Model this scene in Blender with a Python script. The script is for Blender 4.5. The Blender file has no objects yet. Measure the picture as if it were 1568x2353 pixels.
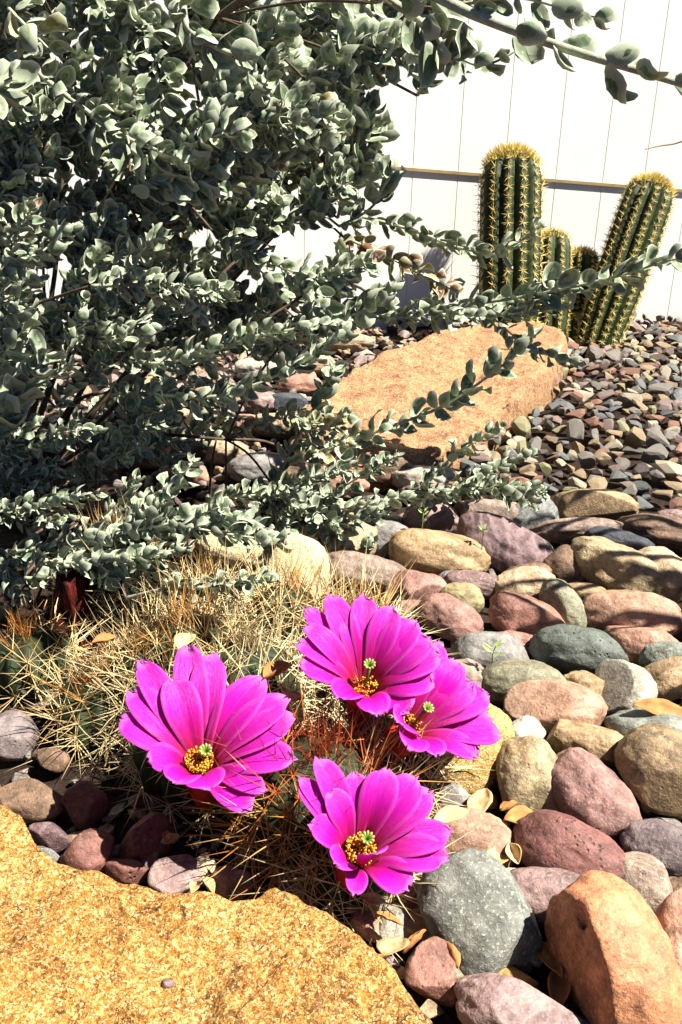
import bpy, bmesh, math, random
import numpy as np
from mathutils import Vector, Matrix, noise

random.seed(7)
rng = np.random.default_rng(7)
SC = bpy.context.scene
COL = SC.collection
PI = math.pi

# ------------------------------------------------------------------ camera
CAM = Vector((0, 0, 0.5))
PITCH, ROLL, VFOV = math.radians(24), math.radians(1.5), math.radians(55)
W_, H_ = 1568.0, 2353.0
FPX = 0.5 * H_ / math.tan(VFOV / 2)
FWD = Vector((0, math.cos(PITCH), -math.sin(PITCH)))
R0 = Vector((1, 0, 0)); U0 = Vector((0, math.sin(PITCH), math.cos(PITCH)))
RT = (math.cos(ROLL) * R0 + math.sin(ROLL) * U0).normalized()
UP = (math.cos(ROLL) * U0 - math.sin(ROLL) * R0).normalized()

def ray(x, y):
    return FWD + RT * ((x - W_ / 2) / FPX) - UP * ((y - H_ / 2) / FPX)
def P(x, y, d):
    return CAM + ray(x, y) * d
def G(x, y, z=0.0):                       # the point of height z seen along a sight line
    r = ray(x, y)
    return CAM + r * ((z - CAM.z) / r.z)
def depth_of(p):
    return (p - CAM).dot(FWD)
def hit_plane(x, y, p0, n):
    r = ray(x, y)
    return CAM + r * ((p0 - CAM).dot(n) / r.dot(n))
def px_of(p):
    v = p - CAM; d = v.dot(FWD)
    return (W_ / 2 + v.dot(RT) / d * FPX, H_ / 2 - v.dot(UP) / d * FPX, d)

cd = bpy.data.cameras.new('camera'); cam = bpy.data.objects.new('camera', cd); COL.objects.link(cam)
cd.sensor_fit = 'VERTICAL'; cd.angle = VFOV; cd.clip_start = 0.02; cd.clip_end = 200
cam.matrix_world = Matrix(((RT.x, UP.x, -FWD.x, CAM.x), (RT.y, UP.y, -FWD.y, CAM.y), (RT.z, UP.z, -FWD.z, CAM.z), (0, 0, 0, 1)))
SC.camera = cam

# ------------------------------------------------------------------ light
SUN_AZ, SUN_EL = math.radians(-16), math.radians(56)      # azimuth from +x, negative = towards the camera side
SUN = Vector((math.cos(SUN_AZ) * math.cos(SUN_EL), math.sin(SUN_AZ) * math.cos(SUN_EL), math.sin(SUN_EL)))
ld = bpy.data.lights.new('sun', 'SUN'); lo = bpy.data.objects.new('sun', ld); COL.objects.link(lo)
ld.energy = 5.0; ld.angle = math.radians(0.5); ld.color = (1.0, 0.95, 0.86)
lo.rotation_euler = SUN.to_track_quat('Z', 'Y').to_euler(); lo.location = SUN * 4
wd = bpy.data.worlds.new('World'); SC.world = wd; wd.use_nodes = True
nt = wd.node_tree; bg = nt.nodes['Background']
sky = nt.nodes.new('ShaderNodeTexSky'); sky.sky_type = 'NISHITA'; sky.sun_disc = False
sky.sun_elevation = SUN_EL; sky.sun_rotation = math.atan2(SUN.x, SUN.y)
sky.air_density = 0.3; sky.dust_density = 0.1; sky.altitude = 1200
nt.links.new(sky.outputs[0], bg.inputs[0]); bg.inputs[1].default_value = 0.05
SC.cycles.max_bounces = 6; SC.cycles.diffuse_bounces = 1; SC.cycles.transparent_max_bounces = 4
SC.view_settings.view_transform = 'Standard'; SC.view_settings.look = 'None'
SC.view_settings.exposure = 1.58; SC.view_settings.gamma = 1

# ------------------------------------------------------------------ object helpers
def mesh_obj(name, verts, faces, mat, parent=None, smooth=True, attrs=None):
    me = bpy.data.meshes.new(name)
    me.from_pydata([tuple(v) for v in verts], [], [tuple(f) for f in faces])
    if attrs:
        for k, arr in attrs.items():
            a = me.attributes.new(k, 'FLOAT', 'POINT'); a.data.foreach_set('value', np.asarray(arr, dtype=np.float32))
    if mat is not None: me.materials.append(mat)
    if smooth: me.polygons.foreach_set('use_smooth', [True] * len(me.polygons))
    me.update()
    o = bpy.data.objects.new(name, me); COL.objects.link(o)
    if parent is not None: o.parent = parent
    return o
def tag(o, label=None, cat=None, group=None, kind=None):
    if label: o['label'] = label
    if cat: o['category'] = cat
    if group: o['group'] = group
    if kind: o['kind'] = kind
    return o
def thing(name, label, cat, group=None, loc=(0, 0, 0)):
    o = bpy.data.objects.new(name, None); COL.objects.link(o); o.location = loc; o.empty_display_size = 0.02
    return tag(o, label, cat, group)
def recentre(o):                           # origin to the middle of the mesh, so that object coordinates are local
    me = o.data; n = len(me.vertices)
    co = np.empty(n * 3, np.float32); me.vertices.foreach_get('co', co); co = co.reshape(-1, 3)
    c = co.mean(0); me.vertices.foreach_set('co', (co - c).ravel()); me.update(); o.location = o.location + Vector([float(q) for q in c])
    return o

class MB:                                  # a mesh under construction
    def __init__(s): s.v = []; s.f = []; s.a = {}
    def add(s, verts, faces, **at):
        n = len(s.v); s.v.extend([tuple(q) for q in verts]); s.f.extend([tuple(i + n for i in f) for f in faces])
        for k, val in at.items():
            l = s.a.setdefault(k, [0.0] * n)
            if len(l) < n: l.extend([0.0] * (n - len(l)))
            l.extend(list(val) if hasattr(val, '__len__') else [val] * len(verts))
    def build(s, name, mat, parent=None, smooth=True):
        for k in s.a:
            if len(s.a[k]) < len(s.v): s.a[k].extend([0.0] * (len(s.v) - len(s.a[k])))
        return mesh_obj(name, s.v, s.f, mat, parent, smooth, s.a)

def frame(t):
    t = t.normalized(); a = Vector((0, 0, 1)) if abs(t.z) < 0.9 else Vector((1, 0, 0))
    u = t.cross(a).normalized(); return u, t.cross(u).normalized()
def add_tube(mb, pts, radii, n=6, **at):
    m = len(pts); vs = []; fs = []
    u = None
    for i, p in enumerate(pts):
        t = (pts[min(i + 1, m - 1)] - pts[max(i - 1, 0)]).normalized()
        if u is None: u, w = frame(t)
        else:
            u = (u - t * u.dot(t)).normalized(); w = t.cross(u)
        r = radii[i] if hasattr(radii, '__len__') else radii
        for k in range(n):
            a = 2 * PI * k / n; vs.append(p + (u * math.cos(a) + w * math.sin(a)) * r)
    for i in range(m - 1):
        for k in range(n):
            fs.append((i * n + k, i * n + (k + 1) % n, (i + 1) * n + (k + 1) % n, (i + 1) * n + k))
    fs.append(tuple(range(n - 1, -1, -1))); fs.append(tuple((m - 1) * n + k for k in range(n)))
    mb.add(vs, fs, **at)
def add_spine(mb, p, d, L, r, tone, bend=0.0):
    u, w = frame(d); q = p + d * L
    mid = p + d * (L * 0.5) + u * (bend * L)
    vs = []
    for c, rr in ((p, r), (mid, r * 0.8)):
        for k in range(3):
            a = 2 * PI * k / 3; vs.append(c + (u * math.cos(a) + w * math.sin(a)) * rr)
    vs.append(q)
    mb.add(vs, [(0, 1, 4, 3), (1, 2, 5, 4), (2, 0, 3, 5), (3, 4, 6), (4, 5, 6), (5, 3, 6)], tone=tone)
def catmull(pts, n=8):
    out = []; m = len(pts)
    for i in range(m - 1):
        p0 = pts[max(i - 1, 0)]; p1 = pts[i]; p2 = pts[i + 1]; p3 = pts[min(i + 2, m - 1)]
        for k in range(n):
            t = k / n
            out.append(0.5 * ((2 * p1) + (p2 - p0) * t + (2 * p0 - 5 * p1 + 4 * p2 - p3) * t * t + (3 * p1 - p0 - 3 * p2 + p3) * t ** 3))
    out.append(pts[-1]); return out

# ------------------------------------------------------------------ materials
class NT:
    def __init__(s, name):
        s.m = bpy.data.materials.new(name); s.m.use_nodes = True
        s.t = s.m.node_tree; s.b = s.t.nodes['Principled BSDF']; s.out = s.t.nodes['Material Output']
    def n(s, typ, **kw):
        q = s.t.nodes.new(typ)
        for k, v in kw.items(): setattr(q, k, v)
        return q
    def l(s, a, b): s.t.links.new(a, b)
    def coord(s, rnd=True):
        tc = s.n('ShaderNodeTexCoord')
        if not rnd: return tc.outputs['Object']
        oi = s.n('ShaderNodeObjectInfo'); mu = s.n('ShaderNodeMath', operation='MULTIPLY'); mu.inputs[1].default_value = 37.0
        s.l(oi.outputs['Random'], mu.inputs[0]); va = s.n('ShaderNodeVectorMath', operation='ADD')
        s.l(tc.outputs['Object'], va.inputs[0]); s.l(mu.outputs[0], va.inputs[1]); return va.outputs[0]
    def noise(s, co, scale, detail=4, rough=0.6, dist=0.0):
        q = s.n('ShaderNodeTexNoise'); q.inputs['Scale'].default_value = scale; q.inputs['Detail'].default_value = detail
        q.inputs['Roughness'].default_value = rough; q.inputs['Distortion'].default_value = dist
        s.l(co, q.inputs['Vector']); return q.outputs['Fac']
    def ramp(s, fac, stops, interp='LINEAR'):
        q = s.n('ShaderNodeValToRGB'); cr = q.color_ramp; cr.interpolation = interp
        while len(cr.elements) < len(stops): cr.elements.new(0.5)
        for e, (p, c) in zip(cr.elements, stops): e.position = p; e.color = (c[0], c[1], c[2], 1)
        s.l(fac, q.inputs[0]); return q.outputs[0]
    def mix(s, fac, a, b, mode='MIX'):
        q = s.n('ShaderNodeMix', data_type='RGBA', blend_type=mode)
        for v, i in ((fac, 0), (a, 6), (b, 7)):
            if hasattr(v, 'is_output'): s.l(v, q.inputs[i])
            elif i == 0: q.inputs[0].default_value = v
            else: q.inputs[i].default_value = (v[0], v[1], v[2], 1)
        return q.outputs[2]
    def mr(s, v, a, b, c=0.0, d=1.0):
        q = s.n('ShaderNodeMapRange'); s.l(v, q.inputs[0])
        for i, x in zip((1, 2, 3, 4), (a, b, c, d)): q.inputs[i].default_value = x
        return q.outputs[0]
    def bump(s, h, strength, dist, prev=None):
        q = s.n('ShaderNodeBump'); q.inputs['Strength'].default_value = strength; q.inputs['Distance'].default_value = dist
        s.l(h, q.inputs['Height'])
        if prev is not None: s.l(prev, q.inputs['Normal'])
        return q.outputs[0]
    def attr(s, name):
        q = s.n('ShaderNodeAttribute'); q.attribute_name = name; return q.outputs['Fac']
    def done(s, col, rough=0.8, nrm=None, spec=0.3):
        if hasattr(col, 'is_output'): s.l(col, s.b.inputs['Base Color'])
        else: s.b.inputs['Base Color'].default_value = (col[0], col[1], col[2], 1)
        s.b.inputs['Roughness'].default_value = rough; s.b.inputs['Specular IOR Level'].default_value = spec
        if nrm is not None: s.l(nrm, s.b.inputs['Normal'])
        return s.m

def shade(c, k): return tuple(min(1, q * k) for q in c)
def stone_mat(name, c, dark=0.6, light=1.35, sc=22, pits=0.45, speck=0.75, stain=None, speckc=None, band=None, veins=None):
    veins = veins if veins is not None else (1 if len(name) % 2 else -1)
    t = NT(name); co = t.coord()
    g_ = sum(c) / 3; c = tuple(max(0.004, (g_ + (q - g_) * 1.1) * 0.74) for q in c)
    n1 = t.noise(co, sc, 6, 0.68, 0.6)
    col = t.ramp(n1, [(0.3, shade(c, dark * 0.8)), (0.5, c), (0.7, shade(c, light * 1.1))])
    nm_ = t.noise(co, 95, 5, 0.7, 0.3)
    col = t.mix(t.mr(nm_, 0.5, 0.66, 0, 0.7), col, shade(c, 0.38))
    col = t.mix(t.mr(nm_, 0.47, 0.34, 0, 0.6), col, shade(c, 1.8))
    if band:                                 # strata of another colour
        wv = t.n('ShaderNodeTexWave'); wv.inputs['Scale'].default_value = band[1]; wv.inputs['Distortion'].default_value = 11
        wv.inputs['Detail'].default_value = 3; t.l(co, wv.inputs['Vector'])
        col = t.mix(t.mr(wv.outputs['Fac'], 0.5, 0.95, 0, 0.5), col, band[0])
    if stain:
        col = t.mix(t.mr(t.noise(co, sc * 1.3, 6, 0.7, 1.0), 0.54, 0.66, 0, 0.85), col, stain)
    vn = t.noise(co, sc * 0.7, 4, 0.55, 1.2); sv = t.n('ShaderNodeMath', operation='SUBTRACT'); sv.inputs[1].default_value = 0.5; t.l(vn, sv.inputs[0]); av = t.n('ShaderNodeMath', operation='ABSOLUTE'); t.l(sv.outputs[0], av.inputs[0])
    col = t.mix(t.mr(av.outputs[0], 0.014, 0.003, 0, 0.35), col, shade(c, 2.0) if veins > 0 else shade(c, 0.35))
    n2 = t.noise(co, 420, 3, 0.7)
    col = t.mix(t.mr(n2, 0.57, 0.68, 0, speck), col, speckc or shade(c, 1.9))
    n2b = t.noise(co, 300, 3, 0.7)
    col = t.mix(t.mr(n2b, 0.58, 0.7, 0, speck), col, shade(c, 0.35))
    vo = t.n('ShaderNodeTexVoronoi'); vo.inputs['Scale'].default_value = 190; t.l(co, vo.inputs['Vector'])
    pit = t.mr(vo.outputs['Distance'], 0.0, 0.28)
    msk = t.mr(t.noise(co, 45, 3, 0.6), 0.5, 0.62)
    mm = t.n('ShaderNodeMath', operation='MULTIPLY'); sb = t.n('ShaderNodeMath', operation='SUBTRACT'); sb.inputs[0].default_value = 1
    t.l(pit, sb.inputs[1]); t.l(sb.outputs[0], mm.inputs[0]); t.l(msk, mm.inputs[1])
    inv = t.n('ShaderNodeMath', operation='SUBTRACT'); inv.inputs[0].default_value = 1; t.l(mm.outputs[0], inv.inputs[1])
    col = t.mix(t.mr(mm.outputs[0], 0.3, 0.9, 0, min(1, pits * 1.2)), col, shade(c, 0.25))
    nr = t.bump(nm_, 0.5, 0.0035)
    nr = t.bump(n2, 0.5, 0.0014, nr)
    nr = t.bump(inv.outputs[0], min(1, pits), 0.002, nr)
    return t.done(col, 0.62, nr, 0.35)

M = {}
M['mauve'] = stone_mat('mauve_stone', (0.29, 0.195, 0.18), stain=(0.38, 0.3, 0.26), pits=0.3)
M['plum'] = stone_mat('plum_stone', (0.175, 0.11, 0.11), band=((0.27, 0.2, 0.2), 24), pits=0.3)
M['taupe'] = stone_mat('taupe_stone', (0.30, 0.225, 0.18), band=((0.16, 0.11, 0.09), 30))
M['bluegrey'] = stone_mat('blue_grey_stone', (0.22, 0.225, 0.21), speckc=(0.4, 0.42, 0.4))
M['tan'] = stone_mat('tan_stone', (0.40, 0.28, 0.165), stain=(0.16, 0.09, 0.045))
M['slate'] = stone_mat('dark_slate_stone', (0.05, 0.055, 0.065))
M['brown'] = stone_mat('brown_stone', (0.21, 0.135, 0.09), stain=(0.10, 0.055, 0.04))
M['grey'] = stone_mat('grey_stone', (0.24, 0.225, 0.21), pits=0.4)
M['greygreen'] = stone_mat('grey_green_stone', (0.22, 0.23, 0.195), speckc=(0.42, 0.42, 0.33))
M['cream'] = stone_mat('cream_stone', (0.50, 0.38, 0.25), stain=(0.34, 0.21, 0.12), pits=0.3)
M['gold'] = stone_mat('gold_stone', (0.44, 0.315, 0.18), stain=(0.22, 0.10, 0.03), pits=0.3)
M['red'] = stone_mat('red_stone', (0.3, 0.15, 0.115), stain=(0.4, 0.24, 0.18))
M['redpink'] = stone_mat('rose_red_stone', (0.34, 0.19, 0.155), stain=(0.42, 0.28, 0.22), pits=0.3)
M['olive'] = stone_mat('olive_stone', (0.34, 0.28, 0.15), pits=0.25)
M['olivegrey'] = stone_mat('olive_grey_stone', (0.25, 0.235, 0.16), stain=(0.32, 0.25, 0.16), pits=0.3)
M['pinktan'] = stone_mat('pink_tan_stone', (0.40, 0.24, 0.165), pits=0.35, stain=(0.5, 0.34, 0.24))
M['green'] = stone_mat('pitted_green_stone', (0.125, 0.14, 0.12), pits=1.0, dark=0.7)
M['white'] = stone_mat('whitish_stone', (0.46, 0.43, 0.35), stain=(0.26, 0.17, 0.10))
M['mottled'] = stone_mat('mottled_stone', (0.30, 0.215, 0.125), stain=(0.035, 0.03, 0.03), sc=26)
M['speckled'] = stone_mat('speckled_cream_stone', (0.42, 0.33, 0.20), stain=(0.26, 0.15, 0.06), sc=30, speck=0.8, pits=0.6)
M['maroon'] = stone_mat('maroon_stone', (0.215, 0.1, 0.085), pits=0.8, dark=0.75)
M['brick'] = stone_mat('brick_mauve_stone', (0.3, 0.175, 0.15), pits=0.6, dark=0.75)
M['purplegrey'] = stone_mat('purple_grey_stone', (0.22, 0.175, 0.17), pits=0.6)
M['beige'] = stone_mat('beige_stone', (0.36, 0.27, 0.21), pits=0.6)
M['terracotta'] = stone_mat('terracotta_stone', (0.54, 0.25, 0.135), pits=0.35, dark=0.75, light=1.2, sc=16)
M['slategreen'] = stone_mat('green_slate_stone', (0.185, 0.19, 0.165), pits=0.3, dark=0.8, light=1.2, speckc=(0.5, 0.48, 0.36))
M['ochre'] = stone_mat('ochre_stone', (0.45, 0.25, 0.09), pits=0.2)
M['salmon'] = stone_mat('salmon_stone', (0.45, 0.25, 0.18), pits=0.2)
M['redbrown'] = stone_mat('rust_brown_stone', (0.20, 0.09, 0.07), pits=0.7, sc=60)

def boulder_mat(name, base, dark, pale, rust, sc=1.0, rustpos=0.6):
    t = NT(name); co = t.coord(False)
    a = t.noise(co, 20 * sc, 5, 0.65, 0.3); b = t.noise(co, 190 * sc, 4, 0.75); c = t.noise(co, 420 * sc, 3, 0.7)
    col = t.ramp(b, [(0.36, dark), (0.45, base), (0.54, base), (0.62, pale)])
    col = t.mix(t.mr(a, 0.5, rustpos + 0.1, 0, 0.8), col, rust, 'MIX')
    col = t.mix(t.mr(c, 0.58, 0.68, 0, 0.9), col, pale)
    col = t.mix(t.mr(t.noise(co, 330 * sc, 2, 0.6), 0.62, 0.7, 0, 0.8), col, dark)
    col = t.mix(t.mr(t.noise(co, 9 * sc, 6, 0.7, 0.5), 0.56, 0.68, 0, 0.45), col, dark)
    vc = t.n('ShaderNodeTexVoronoi'); vc.inputs['Scale'].default_value = 900 * sc
    nz = t.n('ShaderNodeTexNoise'); nz.inputs['Scale'].default_value = 500 * sc; nz.inputs['Detail'].default_value = 3; t.l(co, nz.inputs['Vector'])
    vs_ = t.n('ShaderNodeVectorMath', operation='SCALE'); vs_.inputs['Scale'].default_value = 0.006 / sc; t.l(nz.outputs['Color'], vs_.inputs[0])
    vd = t.n('ShaderNodeVectorMath', operation='ADD'); t.l(co, vd.inputs[0]); t.l(vs_.outputs[0], vd.inputs[1]); t.l(vd.outputs[0], vc.inputs['Vector'])
    sx = t.n('ShaderNodeSeparateColor'); t.l(vc.outputs['Color'], sx.inputs[0])
    col = t.mix(t.mr(sx.outputs[0], 0.62, 0.8, 0, 0.65), col, pale); col = t.mix(t.mr(sx.outputs[1], 0.72, 0.86, 0, 0.7), col, dark)
    col = t.mix(t.mr(sx.outputs[2], 0.8, 0.86, 0, 0.8), col, tuple(min(0.8, q * 1.2 + 0.1) for q in pale))
    pa = t.noise(co, 26 * sc, 6, 0.75, 0.8); mk = t.n('ShaderNodeMath', operation='MULTIPLY'); t.l(t.mr(pa, 0.5, 0.6), mk.inputs[0]); t.l(t.mr(sx.outputs[1], 0.3, 0.6), mk.inputs[1])
    col = t.mix(t.mr(mk.outputs[0], 0, 1, 0, 0.75), col, dark)
    ck = t.noise(co, 8, 6, 0.6, 1.5); sc_ = t.n('ShaderNodeMath', operation='SUBTRACT'); sc_.inputs[1].default_value = 0.5; t.l(ck, sc_.inputs[0]); ac_ = t.n('ShaderNodeMath', operation='ABSOLUTE'); t.l(sc_.outputs[0], ac_.inputs[0])
    crk = t.mr(ac_.outputs[0], 0.007, 0.001); mc = t.n('ShaderNodeMath', operation='MULTIPLY'); t.l(crk, mc.inputs[0]); t.l(t.mr(a, 0.48, 0.58), mc.inputs[1])
    col = t.mix(mc.outputs[0], col, shade(dark, 0.5))
    nr = t.bump(sx.outputs[0], 0.35, 0.0015); nr = t.bump(b, 0.8, 0.003, nr); nr = t.bump(c, 0.6, 0.0015, nr); nr = t.bump(t.noise(co, 70, 5, 0.7), 0.5, 0.004, nr)
    return t.done(col, 0.85, nr, 0.25)
M['boulder'] = boulder_mat('golden_granite', (0.28, 0.12, 0.014), (0.08, 0.03, 0.007), (0.50, 0.31, 0.10), (0.24, 0.08, 0.005))
M['sandstone'] = boulder_mat('orange_sandstone', (0.30, 0.145, 0.058), (0.09, 0.035, 0.016), (0.52, 0.33, 0.16), (0.20, 0.062, 0.03), 1.3, 0.48)
M['goldrock'] = boulder_mat('gold_rock', (0.48, 0.29, 0.07), (0.24, 0.12, 0.025), (0.62, 0.46, 0.2), (0.45, 0.22, 0.03), 1.4)
M['palerock'] = boulder_mat('pale_yellow_rock', (0.58, 0.46, 0.25), (0.36, 0.24, 0.10), (0.68, 0.58, 0.38), (0.55, 0.40, 0.18), 1.4)

def soil_mat():
    t = NT('dark_soil'); co = t.coord(False)
    n1 = t.noise(co, 30, 6, 0.7); n2 = t.noise(co, 220, 4, 0.7)
    col = t.ramp(n1, [(0.3, (0.012, 0.008, 0.006)), (0.55, (0.03, 0.019, 0.014)), (0.75, (0.06, 0.04, 0.028))])
    col = t.mix(t.mr(n2, 0.55, 0.7), col, (0.07, 0.045, 0.032))
    return t.done(col, 0.95, t.bump(n2, 0.8, 0.004, t.bump(n1, 0.6, 0.01)), 0.1)
M['soil'] = soil_mat()
def wall_mat():
    t = NT('white_wall_paint'); co = t.coord(False)
    n1 = t.noise(co, 3, 5, 0.6); n2 = t.noise(co, 160, 3, 0.6)
    col = t.ramp(n1, [(0.3, (0.80, 0.775, 0.72)), (0.7, (0.84, 0.82, 0.78))])
    return t.done(col, 0.75, t.bump(n2, 0.15, 0.001), 0.2)
M['wall'] = wall_mat()
def plain(name, c, c2, sc=40, rough=0.7, bs=0.3, spec=0.3, bd=0.002):
    t = NT(name); co = t.coord()
    n = t.noise(co, sc, 4, 0.6)
    return t.done(t.ramp(n, [(0.35, c), (0.68, c2)]), rough, t.bump(n, bs, bd), spec)
M['joint'] = plain('joint_paint', (0.78, 0.72, 0.56), (0.8, 0.75, 0.62), 20)
M['rail'] = plain('tan_rail_paint', (0.30, 0.21, 0.09), (0.40, 0.29, 0.13), 30)

def leaf_mat(name, green, felt, rimc, dead):
    t = NT(name); tone = t.attr('tone'); rim = t.attr('rim'); tc = t.coord(False)
    n = t.noise(tc, 160, 4, 0.65)
    col = t.mix(t.mr(n, 0.35, 0.7), green, felt)
    col = t.mix(t.mr(tone, 0.0, 0.5, 0.0, 0.55), col, felt)
    col = t.mix(t.mr(tone, 0.62, 0.8), col, (0.30, 0.27, 0.07))
    col = t.mix(t.mr(tone, 0.82, 0.95), col, dead)
    col = t.mix(t.mr(rim, 0.12, 1.0, 0, 0.95), col, rimc)  # pale woolly margin; the darker leaf centre is shade put into the colour
    t.done(col, 0.75, t.bump(t.noise(tc, 900, 2, 0.6), 0.15, 0.0004), 0.25)
    t.b.inputs['Sheen Weight'].default_value = 0.12
    tr = t.n('ShaderNodeBsdfTranslucent'); t.l(col, tr.inputs[0])
    ms = t.n('ShaderNodeMixShader'); ms.inputs[0].default_value = 0.24
    t.l(t.b.outputs[0], ms.inputs[1]); t.l(tr.outputs[0], ms.inputs[2]); t.l(ms.outputs[0], t.out.inputs[0])
    return t.m
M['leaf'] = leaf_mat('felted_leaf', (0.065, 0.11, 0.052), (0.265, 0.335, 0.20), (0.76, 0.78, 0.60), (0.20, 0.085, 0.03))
M['stem'] = plain('felted_stem', (0.26, 0.28, 0.19), (0.42, 0.42, 0.31), 200)
M['wood'] = plain('brown_twig_bark', (0.05, 0.03, 0.02), (0.13, 0.085, 0.055), 120, 0.85, 0.6)
def redwood():
    t = NT('dark_red_bark'); mp = t.n('ShaderNodeMapping'); mp.inputs['Scale'].default_value = (1, 1, 0.22); t.l(t.coord(False), mp.inputs[0])
    n = t.noise(mp.outputs[0], 130, 6, 0.75, 0.5)
    return t.done(t.ramp(n, [(0.42, (0.012, 0.004, 0.003)), (0.55, (0.13, 0.012, 0.008)), (0.7, (0.30, 0.035, 0.02))]), 0.85, t.bump(n, 1.0, 0.006), 0.2)
M['redwood'] = redwood()
M['twig'] = plain('dry_twig_bark', (0.30, 0.22, 0.13), (0.42, 0.32, 0.2), 100)

def petal_mat():
    t = NT('magenta_petal'); a = t.attr('along'); v = t.attr('across'); tc = t.coord(False)
    vm = t.n('ShaderNodeCombineXYZ'); mu = t.n('ShaderNodeMath', operation='MULTIPLY'); mu.inputs[1].default_value = 9
    t.l(v, mu.inputs[0]); t.l(mu.outputs[0], vm.inputs[0]); m2 = t.n('ShaderNodeMath', operation='MULTIPLY'); m2.inputs[1].default_value = 1.2
    t.l(a, m2.inputs[0]); t.l(m2.outputs[0], vm.inputs[1])
    oi = t.n('ShaderNodeObjectInfo'); t.l(oi.outputs['Random'], vm.inputs[2])
    st = t.noise(vm.outputs[0], 2.4, 4, 0.6)
    col = t.ramp(a, [(0.0, (0.62, 0.10, 0.015)), (0.14, (0.60, 0.012, 0.02)), (0.34, (0.68, 0.004, 0.28)), (0.58, (0.72, 0.003, 0.53)), (0.88, (0.74, 0.025, 0.58)), (1.0, (0.80, 0.26, 0.72))])  # red throat, magenta blade; the pale last stops paint highlights on the tip
    col = t.mix(t.mr(st, 0.5, 0.75, 0, 0.35), col, (0.66, 0.02, 0.52))
    col = t.mix(t.mr(st, 0.45, 0.28, 0, 0.2), col, (0.62, 0.0, 0.4))
    ab = t.n('ShaderNodeMath', operation='ABSOLUTE'); t.l(v, ab.inputs[0]); col = t.mix(t.mr(ab.outputs[0], 0.7, 1.0, 0, 0.5), col, (0.78, 0.16, 0.68))  # paler petal edges: highlights put into the colour
    fine = t.n('ShaderNodeVectorMath', operation='MULTIPLY'); fine.inputs[1].default_value = (4.5, 0.9, 1); t.l(vm.outputs[0], fine.inputs[0]); vein = t.noise(fine.outputs[0], 2.0, 3, 0.6)
    col = t.mix(t.mr(vein, 0.52, 0.7, 0, 0.4), col, (0.80, 0.10, 0.66))
    t.done(col, 0.38, t.bump(vein, 0.5, 0.001, t.bump(st, 0.4, 0.0015)), 0.45)
    tr = t.n('ShaderNodeBsdfTranslucent'); t.l(col, tr.inputs[0])
    ms = t.n('ShaderNodeMixShader'); ms.inputs[0].default_value = 0.5
    t.l(t.b.outputs[0], ms.inputs[1]); t.l(tr.outputs[0], ms.inputs[2]); t.l(ms.outputs[0], t.out.inputs[0])
    return t.m
M['petal'] = petal_mat()
M['tube'] = plain('red_flower_tube', (0.42, 0.012, 0.012), (0.55, 0.05, 0.02), 150)
def tone_mat(name, stops, rough=0.55):
    t = NT(name); return t.done(t.ramp(t.attr('tone'), stops), rough, None, 0.3)
M['anther'] = tone_mat('orange_stamens', [(0, (0.60, 0.14, 0.01)), (0.5, (0.62, 0.24, 0.015)), (1, (0.68, 0.42, 0.04))])
M['stigma'] = tone_mat('green_stigma', [(0, (0.05, 0.10, 0.01)), (0.6, (0.16, 0.22, 0.03)), (1, (0.30, 0.34, 0.09))])
M['spine'] = tone_mat('straw_spines', [(0, (0.68, 0.56, 0.32)), (0.35, (0.68, 0.54, 0.28)), (0.6, (0.48, 0.25, 0.06)), (0.8, (0.40, 0.13, 0.03)), (1.0, (0.30, 0.03, 0.012))])
M['gspine'] = tone_mat('golden_spines', [(0, (0.68, 0.54, 0.22)), (0.6, (0.66, 0.50, 0.13)), (1, (0.68, 0.50, 0.10))])
M['cactus'] = plain('hedgehog_skin', (0.010, 0.017, 0.006), (0.03, 0.045, 0.014), 120)
M['column'] = plain('column_cactus_skin', (0.009, 0.016, 0.002), (0.036, 0.052, 0.008), 60, 0.6)
M['sprout'] = plain('sprout_green', (0.16, 0.26, 0.06), (0.30, 0.40, 0.12), 150)
M['dryleaf'] = plain('dry_leaf', (0.36, 0.22, 0.09), (0.60, 0.45, 0.24), 90, 0.7, 0.6)
M['rustleaf'] = plain('rust_dry_leaf', (0.26, 0.10, 0.03), (0.45, 0.2, 0.06), 90, 0.7, 0.6)

# ------------------------------------------------------------------ the ground
def fbm(p, f, o=3): return noise.fractal(Vector(p) * f, 1.0, 2.0, o)
def ground_z(x, y):
    return -0.006 + 0.008 * noise.noise(Vector((x * 9, y * 9, 0.3))) + 0.004 * noise.noise(Vector((x * 31, y * 31, 5.1)))
def axis_lines(lo, hi, a, b, step):
    L = [lo, lo * 0.5 + a * 0.5, a - 1.0]; v = a
    while v < b: L.append(v); v += step
    L += [b, b + 1.0, hi * 0.5 + b * 0.5, hi]; return L
xs = axis_lines(-30, 30, -1.6, 1.8, 0.022); ys = axis_lines(-30, 30, -0.2, 2.9, 0.022)
gv = [(x, y, ground_z(x, y)) for y in ys for x in xs]; nx = len(xs)
gf = [(j * nx + i, j * nx + i + 1, (j + 1) * nx + i + 1, (j + 1) * nx + i) for j in range(len(ys) - 1) for i in range(nx - 1)]
tag(mesh_obj('ground', gv, gf, M['soil']), kind='structure')

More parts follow.
